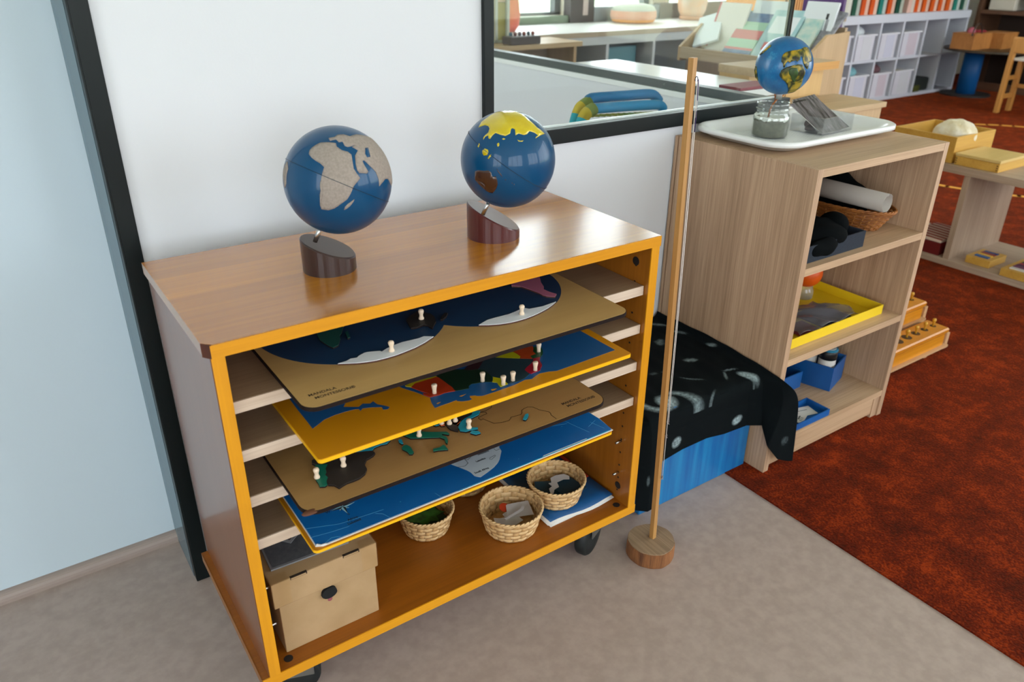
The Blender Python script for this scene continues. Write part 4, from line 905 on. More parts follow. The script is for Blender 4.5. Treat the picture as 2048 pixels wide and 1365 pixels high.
tray('fabric_tray', 'dark navy fabric box with black cloth spilling out, top bookcase shelf', 'tray', 1.318, 1.562, .060, .235, .5592, .600, mat('navy_fabric', '161E2A', .9, var=('1E2836', 300, 2), bump=(700, .3)), .003)
g = G(); g.ball((1.445, .115, .598), .05, 2.1, 1.05, .62, 48, 24, lambda p: 1+.10*math.sin(4*p.x+1)+.06*math.sin(7*p.y+5*p.x))
g.ball((1.505, .115, .612), .03, 1.2, 1.2, 1, 24, 16); g.ball((1.41, .068, .585), .03, 1.9, .55, .75, 24, 16, lambda p: 1+.08*math.sin(6*p.x))
o = obj('folded_cloth', g, mat('cloth_black', '050809'), smooth=True); tag(o, 'black cloth bunched in the navy fabric box', 'cloth')
# middle compartment
YT = mat('yellow_card', 'E8C518', .5, bump=(300, .05))
tray('yellow_tray', 'bright yellow card tray holding a plastic pouch, middle bookcase shelf', 'tray', 1.352, 1.752, .074, .30, .3252, .352, YT, .002)
rows = []
for j in range(14):
    rows.append([(1.41+.25*i/15+.03*math.sin(j*.3), .085+.13*j/13, .335+.018*math.sin(PI*i/15)*math.sin(PI*j/13)+.006*math.sin(i*1.1+j*.7)+.012*(j < 3)*(1-j/3)) for i in range(16)])
o = obj('plastic_pouch', G().grid(rows), clear('pouch_plastic', (.8, .84, .86), .10, .12, ('A2A0A8', .2)), smooth=True); solid(o, .001); tag(o, 'clear plastic pouch with coloured cards lying in the yellow tray', 'pouch')
g = G(); g.box(1.44, 1.52, .10, .16, .3285, .331); o = obj('card', g, mat('card_dull_red', '8A3038', .6)); tag(o, 'dull red card under the plastic pouch in the yellow tray', 'card')
g = G(); g.box(1.535, 1.66, .105, .20, .3280, .3305); o = obj('card', g, mat('card_slate', '3E4A5A', .6)); tag(o, 'slate grey card under the plastic pouch in the yellow tray', 'card')
jt = thing('small_jar', 'small clear jar under an orange ball at the back of the yellow tray', 'jar', (1.664, .262, .3275))
g = G(); g.lathe([(.022, .3275), (.0245, .330), (.0245, .352), (.021, .357), (.021, .364)], (1.664, .262, 0), 32); obj('glass', g, clear('jar_glass', (.92, .94, .93), .08, .03, ('C9CCC8', .25)), jt, smooth=True)
g = G(); g.ball((1.664, .262, .402), .040, u=40, v=28); o = obj('orange_ball', g, mat('ball_orange', 'E25A0C', .45), smooth=True); tag(o, 'bright orange ball standing on the small jar', 'ball')
# lower compartment
BLUEC = mat('blue_box', '0A4F92', .45, var=('0C589E', 14, 4))
Mb = Matrix.Translation((1.655, .118, 0)) @ Matrix.Rotation(math.radians(17), 4, 'Z')
tray('blue_box', 'blue painted box holding dark bottles, lowest bookcase shelf', 'box', 0, .108, 0, .14, .0892, .163, BLUEC, .003, Mb)
proto = None
for i, (u, v, lb) in enumerate(((.028, .030, 'bottle with turquoise cap at the front corner of the blue box'), (.080, .044, 'bottle with turquoise cap at the right of the blue box'), (.028, .082, 'bottle behind the front one in the blue box'), (.080, .098, 'bottle at the back of the blue box'))):
    p = Mb @ Vector((u, v, .0925))
    if proto is None:
        proto = t = thing('sample_bottle', lb, 'bottle', p, 'bottles in the blue box')
        g = G(); g.lathe([(.021, 0), (.0235, .002), (.0235, .082), (.021, .086)], p, 28); obj('body', g, mat('bottle_white', 'C9C6C0', .4), t, smooth=True)
        g = G(); g.lathe([(.0245, .086), (.0245, .110), (.0225, .112)], p, 28); obj('neck_band', g, mat('band_black', '101416', .4), t, smooth=True)
        g = G(); g.lathe([(.0245, .112), (.0245, .114), (.021, .117)], p, 28); obj('cap', g, mat('cap_turquoise', '2C7C9C', .35), t)
        g = G(); g.lathe([(.0185, .117), (.018, .1178)], p, 24); obj('cap_disc', g, mat('cap_pale', 'B9C4C6', .4), t)
    else: dup(proto, p-proto.location, rotz=i, label=lb)
tray('blue_box', 'small open blue box left of the bottles, lowest bookcase shelf', 'box', 1.44, 1.609, .182, .29, .0892, .140, BLUEC, .003)
tray('shallow_box', 'flat blue open box of white cards at the front of the lowest shelf', 'box', 1.375, 1.545, .041, .115, .0892, .108, BLUEC, .003)
for lb, cx, cy, a, z, w, h in (('white lined card lying in the flat blue box', 1.50, .085, -14, .0935, .055, .04), ('pale card with a dark sketch in the flat blue box', 1.455, .072, 22, .0955, .05, .034), ('white card at the left end of the flat blue box', 1.425, .085, -20, .0975, .05, .035)):
    M = Matrix.Translation((cx, cy, z)) @ Matrix.Rotation(math.radians(a), 4, 'Z')
    t = obj('card', G().box(-w/2, w/2, -h/2, h/2, 0, .001, 0, M), PWH); tag(t, lb, 'card')
    g = G()
    if 'sketch' in lb:
        for q in (-.012, -.004, .004): g.box(q, q+.002, -.012, .010, .001, .0012, 0, M)
        g.box(-.016, .012, -.003, -.0005, .001, .0012, 0, M)
    else: g.box(-w*.36, w*.2, .004, .0055, .001, .0012, 0, M)
    obj('drawing', g, INK, t)
# ---------------------------------------------------------------- tray on the oak bookcase
TRW = mat('tray_white', 'E6E8E8', .3, coat=.3)
tr_ = thing('serving_tray', 'white plastic serving tray on top of the oak bookcase', 'tray', (1.555, .30, .789))
g = G(); loops = []
for ins, z in ((.052, .7925), (.045, .7922), (.030, .800), (.016, .813), (.009, .8175), (.003, .8180), (-.001, .8155), (-.001, .806), (.006, .805), (.022, .796), (.040, .7896), (.052, .7894)):
    P = rrect(1.311+ins, 1.796-ins, .148+ins, .445-ins, max(.072-ins*.6, .01), 8); loops.append([g.bm.verts.new((p[0], p[1], z)) for p in P])
for a, b in zip(loops, loops[1:]):
    for i in range(len(a)): g.bm.faces.new((a[i-1], a[i], b[i], b[i-1]))
g.bm.faces.new(loops[0]); g.bm.faces.new(loops[-1][::-1])
obj('tray_body', g, TRW, tr_, smooth=True)
g = G()
for i in range(26): g.box(1.39+.0125*i, 1.394+.0125*i, .195, .39, .7925, .7931)
obj('ribbed_floor', g, TRW, tr_)
JG = clear('jar_clear_glass', (.95, .97, .96), .13, .03, ('E8EEEC', .03))
jx, jy = 1.467, .313
t = thing('glass_jar', 'open glass jar of grey plaster on the white tray, holding the small globe', 'jar', (jx, jy, .7932))
g = G(); g.lathe([(.036, .7934), (.041, .7944), (.0435, .799), (.0440, .838), (.0425, .846), (.0385, .851), (.0385, .856), (.0398, .8575), (.0398, .861), (.0385, .8625), (.0385, .8665), (.0398, .868), (.0398, .8725), (.0388, .876), (.0372, .876), (.0365, .872), (.0365, .852), (.0405, .845), (.0418, .838), (.0418, .800), (.036, .7965)], (jx, jy, 0), 56)
obj('glass', g, JG, t, smooth=True)
r = random.Random(4)
g = G(); n = 64; wav = [.002*math.sin(5*2*PI*i/n)+.003*r.random() for i in range(n)]
rows = [[(jx+.0410*math.cos(2*PI*i/n), jy+.0410*math.sin(2*PI*i/n), z if z < .82 else .834+wav[i % n]) for i in range(n+1)] for z in (.7975, .81, .825)]
g.grid(rows); g.prism([(jx+.040*math.cos(2*PI*i/n), jy+.040*math.sin(2*PI*i/n)) for i in range(n)], .7968, .831)
obj('plaster', g, mat('plaster_grey', '6C6A58', .9, var=('525040', 90, 5)), t, smooth=False)
g = G(); wv2 = [.002+.006*r.random() for i in range(n)]
g.grid([[(jx+.0412*math.cos(2*PI*i/n), jy+.0412*math.sin(2*PI*i/n), (.8345+wav[i % n] if q == 0 else .8415+wv2[i % n]*.5)) for i in range(n+1)] for q in (0, 1)])
g.lathe([(.0, .842), (.025, .840), (.040, .836)], (jx, jy, 0), 40)
obj('plaster_frost', g, mat('frost_white', 'DCDDD6', .8), t)
# small painted globe on twisted copper wire
CC, RC = (1.466, .30, .961), .066
t = thing('small_globe', 'small hand-painted globe on copper wire above the glass jar', 'globe', (1.466, .31, .86))
m, nt, b = newmat('hand_painted_sea'); N = nt.nodes; L = nt.links
tc = N.new('ShaderNodeTexCoord'); nz = N.new('ShaderNodeTexNoise'); nz.inputs['Scale'].default_value = 26; nz.inputs['Detail'].default_value = 7; nz.inputs['Roughness'].default_value = .75
L.new(tc.outputs['Object'], nz.inputs[0]); cr = N.new('ShaderNodeValToRGB'); e = cr.color_ramp.elements
e[0].position = .3; e[0].color = (*lin('084E86'), 1); e[1].position = .78; e[1].color = (*lin('58AECF'), 1); k = e.new(.58); k.color = (*lin('0E68A0'), 1)
L.new(nz.outputs[0], cr.inputs[0]); L.new(cr.outputs[0], b.inputs['Base Color']); setp(b, Roughness=.32); b.inputs['Coat Weight'].default_value = .3
sp = obj('sphere', G().ball(CC, RC, u=64, v=40, fn=lambda p: 1+.008*math.sin(3*p.x+2*p.z)), m, t, smooth=True)
m, nt, b = newmat('hand_painted_land'); N = nt.nodes; L = nt.links
tc = N.new('ShaderNodeTexCoord'); nz = N.new('ShaderNodeTexNoise'); nz.inputs['Scale'].default_value = 30; nz.inputs['Detail'].default_value = 6; nz.inputs['Distortion'].default_value = 2.5
L.new(tc.outputs['Object'], nz.inputs[0]); cr = N.new('ShaderNodeValToRGB'); e = cr.color_ramp.elements
e[0].position = .36; e[0].color = (*lin('231E12'), 1); e[1].position = .66; e[1].color = (*lin('B0921E'), 1)
k = e.new(.46); k.color = (*lin('3C4418'), 1); k = e.new(.56); k.color = (*lin('8A7A22'), 1)
L.new(nz.outputs[0], cr.inputs[0]); L.new(cr.outputs[0], b.inputs['Base Color']); setp(b, Roughness=.38); LANDP = m
for p in (G3_NAM, G3_SAM, G3_LIM, G3_LI2): patch_obj('continent', p, CC, RC*1.006, LANDP, sp, .0012)
patch_obj('forest', G3_AMZ, CC, RC*1.006+.0012, mat('forest_green', '3A5A26', .4, var=('24381A', 60, 4)), sp, .0006)
g = G(); g.cyl((1.4655, .302, .885), (1.466, .300, .905), .0085, 20); obj('collar', g, mat('collar_silver', 'B5B6B4', .3, .7), t, smooth=True)
g = G()
for s in (-1, 1):
    g.tube([(1.452+.002*s, .312, .838), (1.454+.0016*s, .310, .860), (1.457+.0018*math.sin(2)*s, .308, .872), (1.462+.003*s, .304, .882), (1.466+.010*s, .300-.004*s, .893), (1.466+.013*s, .299-.006*s, .899)], .0013, 8)
obj('copper_wire', g, mat('copper', 'B0642C', .3, .9), t, smooth=True)
# acrylic box with photo cards
Ma = Matrix.Translation((1.577, .238, 0)) @ Matrix.Rotation(math.radians(3), 4, 'Z')
ACR = clear('acrylic', (.95, .955, .96), .12, .03, ('F0F2F4', .05))
t = thing('acrylic_box', 'open clear acrylic box with leaning dark photo cards on the white tray', 'box', (1.64, .28, .7932))
obj('box_base', G().box(0, .135, 0, .095, .7934, .7954, 0, Ma), ACR, t)
for a in ((0, .135, 0, .002), (0, .135, .093, .095), (0, .002, .002, .093), (.133, .135, .002, .093)): obj('side', G().box(*a, .7954, .836, 0, Ma), ACR, t)
m, nt, b = newmat('photo_dark'); N = nt.nodes; L = nt.links
tc = N.new('ShaderNodeTexCoord'); mp = N.new('ShaderNodeMapping'); mp.inputs['Scale'].default_value = (90, 14, 20); mp.inputs['Rotation'].default_value = (0, 0, .5)
nz = N.new('ShaderNodeTexNoise'); nz.inputs['Scale'].default_value = 1.2; nz.inputs['Detail'].default_value = 6; L.new(tc.outputs['Object'], mp.inputs[0]); L.new(mp.outputs[0], nz.inputs[0])
cr = N.new('ShaderNodeValToRGB'); e = cr.color_ramp.elements; e[0].position = .35; e[0].color = (*lin('2A2624'), 1); e[1].position = .75; e[1].color = (*lin('8A8286'), 1)
L.new(nz.outputs[0], cr.inputs[0]); L.new(cr.outputs[0], b.inputs['Base Color']); setp(b, Roughness=.35); PHOTO = m
def card3(label, p0, p1, q0, m, th=.0012, back=PWH):
    """a flat card: bottom edge p0-p1, left edge direction towards q0"""
    p0, p1, q0 = Vector(p0), Vector(p1), Vector(q0); u = (p1-p0); v = (q0-p0); nrm = u.cross(v).normalized()
    if nrm.z < 0: nrm = -nrm
    g = G(); P = [p0, p1, p1+v, p0+v]; lo = [g.bm.verts.new(p) for p in P]; hi = [g.bm.verts.new(p+nrm*th) for p in P]
    g.bm.faces.new(lo); g.bm.faces.new(hi)
    for i in range(4): g.bm.faces.new((lo[i-1], lo[i], hi[i], hi[i-1]))
    o = obj('photo_card', g, back); g = G(); P = [p+nrm*(th+.0002) for p in P]; g.quad(*P); obj('picture', g, m, o)
    return tag(o, label, 'card', 'photo cards in the acrylic box')
PBLK = mat('photo_black', '1A1714', .35)
card3('front photo card with a grey landscape leaning in the acrylic box', (1.583, .243, .7965), (1.705, .250, .8005), (1.548, .328, .860), PHOTO)
card3('photo card with a black corner behind the front leaning one', (1.590, .247, .7970), (1.700, .262, .800), (1.580, .345, .8655), PHOTO)
card3('black photo card at the far end of the leaning cards', (1.592, .262, .7975), (1.650, .266, .7985), (1.571, .338, .8625), PBLK)
g = G(); r = random.Random(8)
for i, (x, y) in enumerate(((1.600, .292), (1.622, .300), (1.612, .306))):
    g = G(); g.ball((x, y, .7965+.006+.007*(i == 2)), .013, 1.15, .9, .6, 14, 9, lambda p: 1+.18*math.sin(4*p.x+i)+.12*math.sin(5*p.y))
    o = obj('stone', g, mat('stone_purple', '5A3C40', .7, var=('3E2A2E', 60, 3))); tag(o, ('flat purplish stone at the left in the acrylic box', 'purplish stone in the middle of the acrylic box', 'topmost purplish stone in the acrylic box')[i], 'stone', 'stones in the acrylic box')
o = obj('blue_card', G().box(1.635, 1.69, .262, .31, .7956, .7985), mat('card_indigo', '28304A', .5)); tag(o, 'small indigo block lying under the leaning photo cards', 'card')

# ---------------------------------------------------------------- low bench on the carpet at the right
OAKG = wood('bench_greige', 'B7A18C', '9C856F', 'y', 50, .04, .5, fine=.5); OAKGV = wood('bench_greige_upright', 'B59E88', '9A826B', 'z', 60, .04, .5, fine=.5)
bn = thing('low_bench_shelf', 'low open greige bench shelf standing on the red carpet, boxes on top', 'shelf unit', (3.38, .3, .004))
obj('top_panel', G().box(3.155, 3.60, -.55, 1.04, .393, .423, .001), OAKG, bn)
obj('bottom_panel', G().box(3.160, 3.60, -.55, 1.04, .004, .030, .001), OAKG, bn)
for y in (1.02, .600, -.10, -.53): obj('upright', G().box(3.165, 3.595, y-.012, y+.012, .030, .393), OAKGV, bn)
YW = wood('yellow_box_wood', 'D6A94E', 'BE8E38', 'x', 50, .06, .45, fine=.4); YWP = wood('pale_box_lid', 'DCBF7C', 'CBAA62', 'x', 40, .06, .4, fine=.35)
t = thing('open_wooden_box', 'open yellow wooden box holding a white fluffy ball on the low bench', 'box', (3.34, .83, .423))
for a in ((3.185, 3.50, .690, .700), (3.185, 3.50, .955, .965), (3.185, 3.195, .700, .955), (3.490, 3.50, .700, .955)): obj('side', G().box(*a, .4235, .53), YW, t)
obj('box_floor', G().box(3.195, 3.49, .70, .955, .4235, .430), YW, t)
o = obj('fluffy_ball', G().ball((3.33, .775, .512), .082, 1.05, 1.05, .78, 40, 26, lambda p: 1+.05*math.sin(9*p.x)*math.sin(8*p.y+2)), mat('fleece', 'E6DFCE', .95, var=('D8C9A2', 16, 4), bump=(90, .8)), smooth=True); tag(o, 'white fluffy round fleece in the open wooden box', 'fleece')
t = thing('lidded_wooden_box', 'flat wooden box with a pale lid beside the open box on the bench', 'box', (3.29, .585, .423))
obj('body', G().box(3.182, 3.405, .498, .676, .4235, .459, .001), YW, t); obj('lid', G().box(3.180, 3.407, .496, .678, .460, .471, .001), YWP, t)
g = G()
for i in range(3): g.box(3.1795, 3.1815, .502, .507, .430+.009*i, .434+.009*i); g.box(3.1795, 3.1815, .668, .673, .430+.009*i, .434+.009*i)
obj('finger_joint', g, mat('joint_dark', '5A3A14', .7), t)
def tablet_box(label, x0, x1, y0, y1, colors):
    t = thing('tablet_box', label, 'box', ((x0+x1)/2, (y0+y1)/2, .0305), 'tablet boxes on the bench floor')
    obj('body', G().box(x0, x1, y0, y1, .0306, .062, .002), YW, t)
    n = len(colors)
    for i, c in enumerate(colors):
        xa = x0+.02+(x1-x0-.04)*i/n; obj('colour_tablet', G().box(xa+.002, xa+(x1-x0-.04)/n-.002, y0+.022, y1-.022, .060, .066), mat('tablet_'+c, c, .4), t)
tablet_box('wooden box of red, yellow and blue colour tablets nearest the bench upright', 3.20, 3.34, .435, .535, ('2A5E9A', 'E0B020', '8A1E22', '23407A'))
tablet_box('wooden box of many colour tablets at the right edge of the bench', 3.125+.04, 3.36, .255, .375, ('D9D4CC', '7A3A62', '5A2A50', 'A0304A', '2C5A36', '1E2226'))
t = obj('red_box', G().box(3.175, 3.42, .64, .80, .0305, .085, .002), mat('box_dark_red', '6A1414', .5)); tag(t, 'dark red box under the striped cloth in the bench', 'box')
g = G(); g.box(3.178, 3.416, .642, .798, .0855, .098, .003); t = obj('striped_cloth', g, mat('cloth_cream', 'D9C2B0', .8)); tag(t, 'cream cloth with red stripes folded on the dark red box', 'cloth')
g = G()
for i in range(7): g.prism([(3.180+.033*i, .642), (3.196+.033*i, .642), (3.211+.033*i, .798), (3.195+.033*i, .798)][:4], .0978, .0985)
obj('red_stripe', g, mat('cloth_red', '9A2A26', .8), t)

# ---------------------------------------------------------------- cylinder blocks on their stepped stand
t = thing('stepped_stand', 'stepped pale wooden stand behind the bookcase holding cylinder blocks', 'stand', (2.10, .28, .004))
SW = wood('stand_beech', 'CFA67C', 'B88C60', 'x', 50, .05, .5, fine=.4)
for i, (y, z) in enumerate(((.150, .026), (.250, .082), (.345, .138))):
    obj('step', G().box(1.86, 2.372+.014*i, y, y+.085, z-.008, z), SW, t)
    obj('end_panel', G().box(2.372+.014*i, 2.390+.014*i, y+.012, y+.097, .004, z+.036), SW, t)
for x in (1.90, 2.25): obj('bearer', G().box(x, x+.018, .16, .43, .004, .018), SW, t)
BLKW = wood('block_yellow', 'D98F1A', 'B86E0C', 'x', 40, .05, .4, fine=.4, coat=.2); BRASS = mat('brass_knob', 'C9962E', .35, .3)
def cyl_block(label, y, z, dx, nk):
    t = thing('cylinder_block', label, 'block', (2.1, y+.04, z), 'cylinder blocks on the stepped stand')
    Mx = Matrix(((0, 0, 1, 0), (1, 0, 0, 0), (0, 1, 0, 0), (0, 0, 0, 1)))
    prof = [(y+.010, z+.0005), (y+.074, z+.0005), (y+.074, z+.040), (y+.082, z+.052), (y+.083, z+.062), (y+.078, z+.066), (y+.006, z+.066), (y+.001, z+.062), (y+.002, z+.052), (y+.010, z+.040)]
    obj('body', G().prism(prof, 1.88, 2.352+dx, Mx), BLKW, t)
    for i in range(nk):
        x = 2.322+dx-.052*i; rr = .010+.0022*i
        g = G(); g.lathe([(rr, z+.0655), (rr, z+.0664)], (x, y+.042, 0), 20); obj('cylinder_top', g, mat('socket_dark', '4A2E0A', .6), t)
        g = G(); g.lathe([(.0042, z+.066), (.003, z+.074), (.0042, z+.080), (.0065, z+.086), (.0058, z+.092), (.001, z+.094)], (x, y+.042, 0), 16); obj('knob', g, BRASS, t, smooth=True)
cyl_block('front lower yellow block with a row of knobbed cylinders', .150, .026, 0, 8)
cyl_block('middle yellow cylinder block on the second step', .250, .082, .014, 8)
cyl_block('back yellow cylinder block on the top step', .345, .138, .028, 8)
# ---------------------------------------------------------------- furniture behind the corner
LOAK = wood('light_oak', 'D2B48C', 'B89870', 'x', 40, .05, .45, fine=.45); LOAKV = wood('light_oak_upright', 'CBAA80', 'B2926A', 'z', 40, .05, .5, fine=.45)
HONEY = wood('honey_front', 'DDB678', 'CDA466', 'z', 40, .05, .5, fine=.35)
t = thing('low_oak_cabinet', 'low oak cabinet end seen behind the white tray', 'cabinet', (2.5, .89, .004))
obj('top_panel', G().box(2.25, 2.735, .765, 1.0, .683, .702, .001), LOAK, t); obj('body', G().box(2.255, 2.722, .775, .998, .004, .683), LOAKV, t)
t = thing('honey_cabinet', 'honey coloured cabinet with overhanging top behind the small globe', 'cabinet', (2.5, 1.1, .004))
obj('top_panel', G().box(2.25, 2.74, 1.004, 1.19, .797, .826, .001), LOAK, t); obj('edge_band', G().box(2.25, 2.741, 1.0025, 1.004, .797, .826), wood('honey_edge', 'D29A4E', 'C08A3E', 'x', 40, .05, .5), t)
obj('body', G().box(2.255, 2.70, 1.04, 1.185, .004, .797), HONEY, t); obj('door_seam', G().box(2.48, 2.483, 1.0385, 1.040, .01, .79), mat('seam_brown', '8A6438', .7), t)
t = thing('glare_table', 'table with glossy wood top painted pale as window glare behind the corner glass', 'table', (2.0, 1.29, .004))
obj('tabletop', G().box(1.80, 2.215, .84, 1.735, .765, .790, .002), mat('glare_top', 'EEECE8', .28, coat=.2), t)  # light wood top; the window glare is put into its pale colour
for x in (1.815, 2.17):
    for y in (.85, 1.69): obj('leg', G().box(x, x+.035, y, y+.035, .004, .765), LOAKV, t)
o = obj('red_book', G().box(1.98, 2.17, .845, .94, .7905, .80, .001), mat('book_red', '8A2430', .5)); tag(o, 'dark red book lying at the near end of the glare-topped table', 'book')
# book display
bd = thing('book_display', 'oak book display trough full of picture books behind the glass', 'bookcase', (3.15, 1.74, .004))
TAUPE = wood('trough_taupe', 'C7AE90', 'AE9576', 'y', 40, .05, .5, fine=.4); BODYT = wood('display_body', 'A08670', '8C745E', 'z', 40, .05, .55, fine=.4)
My = Matrix(((1, 0, 0, 0), (0, 0, 1, 0), (0, 1, 0, 0), (0, 0, 0, 1)))
obj('front_lip', G().box(3.0, 3.018, 1.372, 2.118, .712, .768, .001), TAUPE, bd)
obj('body', G().box(3.03, 3.29, 1.39, 2.10, .004, .712), BODYT, bd)
for y in (1.355, 2.118): obj('side_panel', G().prism([(3.0, .0045), (3.31, .0045), (3.31, .885), (3.15, .875), (3.0, .768)] if y < 2 else [(3.0, .70), (3.31, .70), (3.31, .885), (3.15, .875), (3.0, .768)], y, y+.017, My), LOAKV, bd)
obj('trough_floor', G().box(3.018, 3.292, 1.372, 2.118, .712, .724), TAUPE, bd)
obj('back_panel', G().box(3.292, 3.31, 1.372, 2.118, .70, .90), TAUPE, bd)
def book(label, y0, y1, h, m, x=3.07, z=.745, lean=.62, th=.012, skew=0, stripes=()):
    """a picture book leaning back in the trough; local x runs to the right along the trough, local z up its cover"""
    up = Vector((lean, 0, math.sqrt(1-lean*lean))); rt = Vector((0, -1, 0)); R = Matrix.Rotation(skew, 3, up.cross(rt))
    M = frame_M((x, max(y0, y1), z), R @ rt, R @ up); w = abs(y1-y0)
    g = G(); g.box(.001, w-.001, -.001, th-.001 if False else .0, .001, h-.001, 0, M)
    o = obj('picture_book', G().box(0, w, -th/2, th/2, 0, h, .001, M), m, loc=(x, (y0+y1)/2, z)); tag(o, label, 'book', 'picture books in the display trough'); g.bm.free()
    for (u0, u1, v0, v1, mm) in stripes:
        s = 1 if (M.to_3x3() @ Vector((0, 1, 0))).x < 0 else -1
        obj('cover_print', G().box(u0*w, u1*w, s*th/2-.0002, s*th/2+.0006, v0*h, v1*h, 0, M), mm, o)
    return o
BWH = mat('book_white', 'DCE3E6', .4); BGR = mat('book_sage', '9CC4A8', .45); BRD = mat('book_coral', 'C86060', .45); BBL = mat('book_blue', '5A82B0', .45, var=('3C5A86', 20, 3)); BTL = mat('book_teal', '8FB9BE', .45, var=('B2CFD0', 14, 3)); BGY = mat('book_grey', '6C6A72', .5, var=('9A9CA2', 30, 4)); BFL = mat('book_floral', 'C9D2C4', .45, var=('8EBDB8', 22, 4)); BCR = mat('book_cream', 'E6E0D6', .5)
book('plain pale book tilted at the left end of the display trough', 2.085, 1.945, .20, BWH, 3.055, .765, .70, skew=-.45)
book('cream picture book standing behind the plain pale book', 2.06, 1.86, .25, BCR, 3.12, .745, .35, stripes=((0, .06, .1, 1, BRD),))
book('picture book striped green and coral with a blue picture band', 1.90, 1.725, .26, BGR, 3.065, .745, .64, stripes=((0, 1, .38, .58, BRD), (0, 1, .02, .14, BBL), (0, 1, .14, .19, BRD), (0, 1, .76, .98, BBL)))
book('teal picture book with a white cloud on its cover', 1.72, 1.535, .27, BTL, 3.07, .745, .60, stripes=((.12, .88, .52, .86, BWH), (.2, .8, .18, .34, BRD)))
book('pale floral picture book right of the teal one', 1.53, 1.43, .27, BFL, 3.08, .745, .58, stripes=((.1, .5, .1, .3, BRD),))
book('dark grey picture book leaning at the right end of the trough', 1.46, 1.385, .29, BGY, 3.09, .745, .62, skew=.12)
book('white picture book with black figures at the back right of the trough', 1.55, 1.38, .25, BWH, 3.17, .765, .25, stripes=((.45, .55, .15, .65, BGY), (.75, .84, .15, .7, BGY), (.72, .80, .7, .8, RUBBER), (.2, .3, .2, .5, BGR)))
book('white picture book standing behind the striped one', 1.86, 1.66, .24, BWH, 3.18, .765, .25)
o = obj('purple_folder', G().box(3.285, 3.305, 1.40, 1.62, .90, 1.035, .001), mat('folder_purple', '54306E', .5)); tag(o, 'purple folder standing at the back of the book display', 'folder')
# long counter under the far windows
t = thing('window_counter', 'long counter with pale glossy top under the far windows', 'counter', (4.4, 3.5, .004))
obj('countertop', G().box(2.46, 5.93, 3.14, 3.77, .722, .752, .002), mat('counter_gloss', 'F0EEEA', .38), t)
obj('front_edge', G().box(2.46, 5.93, 3.1385, 3.14, .722, .752), wood('counter_edge', 'BBA68C', 'A08A70', 'x', 40, .05, .5), t)
CW = mat('carcass_white', 'C9CBCC', .5)
obj('front_rail', G().box(2.98, 5.93, 3.145, 3.165, .672, .722), CW, t)
for x in (2.98, 3.385, 3.80, 4.22, 4.64, 5.06, 5.48, 5.91): obj('divider', G().box(x, x+.022, 3.146, 3.70, .02, .672), CW, t)
obj('carcass_floor', G().box(2.98, 5.93, 3.146, 3.70, .004, .02), CW, t); obj('carcass_back', G().box(2.98, 5.93, 3.70, 3.712, .004, .722), mat('carcass_taupe', '9A9088', .6), t)
for x in (3.02, 3.44, 4.27): obj('inner_shelf', G().box(x, x+.36, 3.2, 3.70, .50, .515), CW, t)
o = obj('storage_box', G().box(3.03, 3.20, 3.22, 3.5, .516, .60, .01), mat('box_paleblue', '9DB4C6', .5)); tag(o, 'pale blue box on the inner shelf under the far counter', 'box')
o = obj('storage_box', G().box(3.46, 3.74, 3.24, 3.55, .516, .64, .01), mat('box_teal', '3E7C86', .5)); tag(o, 'teal box under the far counter, right of the pale blue one', 'box')
POUF = mat('pouf_knit', 'E9A98C', .9, var=('F0C2A8', 7, 2)); 
t = thing('pouf', 'round knitted pouf with orange base and pale top on the far counter', 'pouf', (4.02, 3.62, .752))
PX, PY = 4.02, 3.60
g = G(); g.lathe([(.115, .753), (.150, .760), (.162, .778)], (PX, PY, 0), 48); obj('lower_band', g, mat('pouf_orange', 'F0A04C', .9), t, smooth=True)
g = G(); g.lathe([(.162, .778), (.169, .80), (.164, .835)], (PX, PY, 0), 48); obj('side_band', g, POUF, t, smooth=True)
g = G(); g.lathe([(.164, .835), (.140, .866), (.08, .880), (0, .883)], (PX, PY, 0), 48); obj('crown', g, mat('pouf_pale', 'E2E6D6', .9), t, smooth=True)
t = thing('clay_pot', 'large terracotta pot on the counter beside the pouf', 'pot', (4.60, 3.58, .752))
g = G(); g.lathe([(.078, .753), (.090, .760), (.090, .775), (.084, .782)], (4.60, 3.58, 0), 40); obj('foot', g, mat('terracotta_dark', 'D09A74', .8), t, smooth=True)
g = G(); g.lathe([(.084, .782), (.103, .82), (.112, .88), (.108, .96), (.085, 1.02), (.07, 1.06), (.064, 1.06), (.08, 1.0)], (4.60, 3.58, 0), 40); obj('body', g, mat('terracotta', 'E2B48E', .75, var=('D8C2AE', 9, 3)), t, smooth=True)
for i, (x, lb) in enumerate(((5.10, 'orange slatted basket on the counter behind the picture books'), (5.45, 'brown basket on the counter right of the orange one'))):
    t = thing('slatted_basket', lb, 'basket', (x, 3.4, .752))
    mm = (mat('basket_orange', 'E29A4C', .6), mat('basket_brown', '9A5426', .6))[i]
    for a in ((x-.16, x+.16, 3.25, 3.26), (x-.16, x+.16, 3.54, 3.55), (x-.16, x-.15, 3.26, 3.54), (x+.15, x+.16, 3.26, 3.54)): obj('side', G().box(*a, .753, .93), mm, t)
    g = G()
    for k in range(11): g.box(x-.155+.03*k, x-.143+.03*k, 3.244, 3.25, .753, .93)
    obj('slats', g, mat('slat_pale', 'EDB878', .6), t); obj('rim', G().box(x-.17, x+.17, 3.24, 3.56, .93, .945, .004), mm, t)
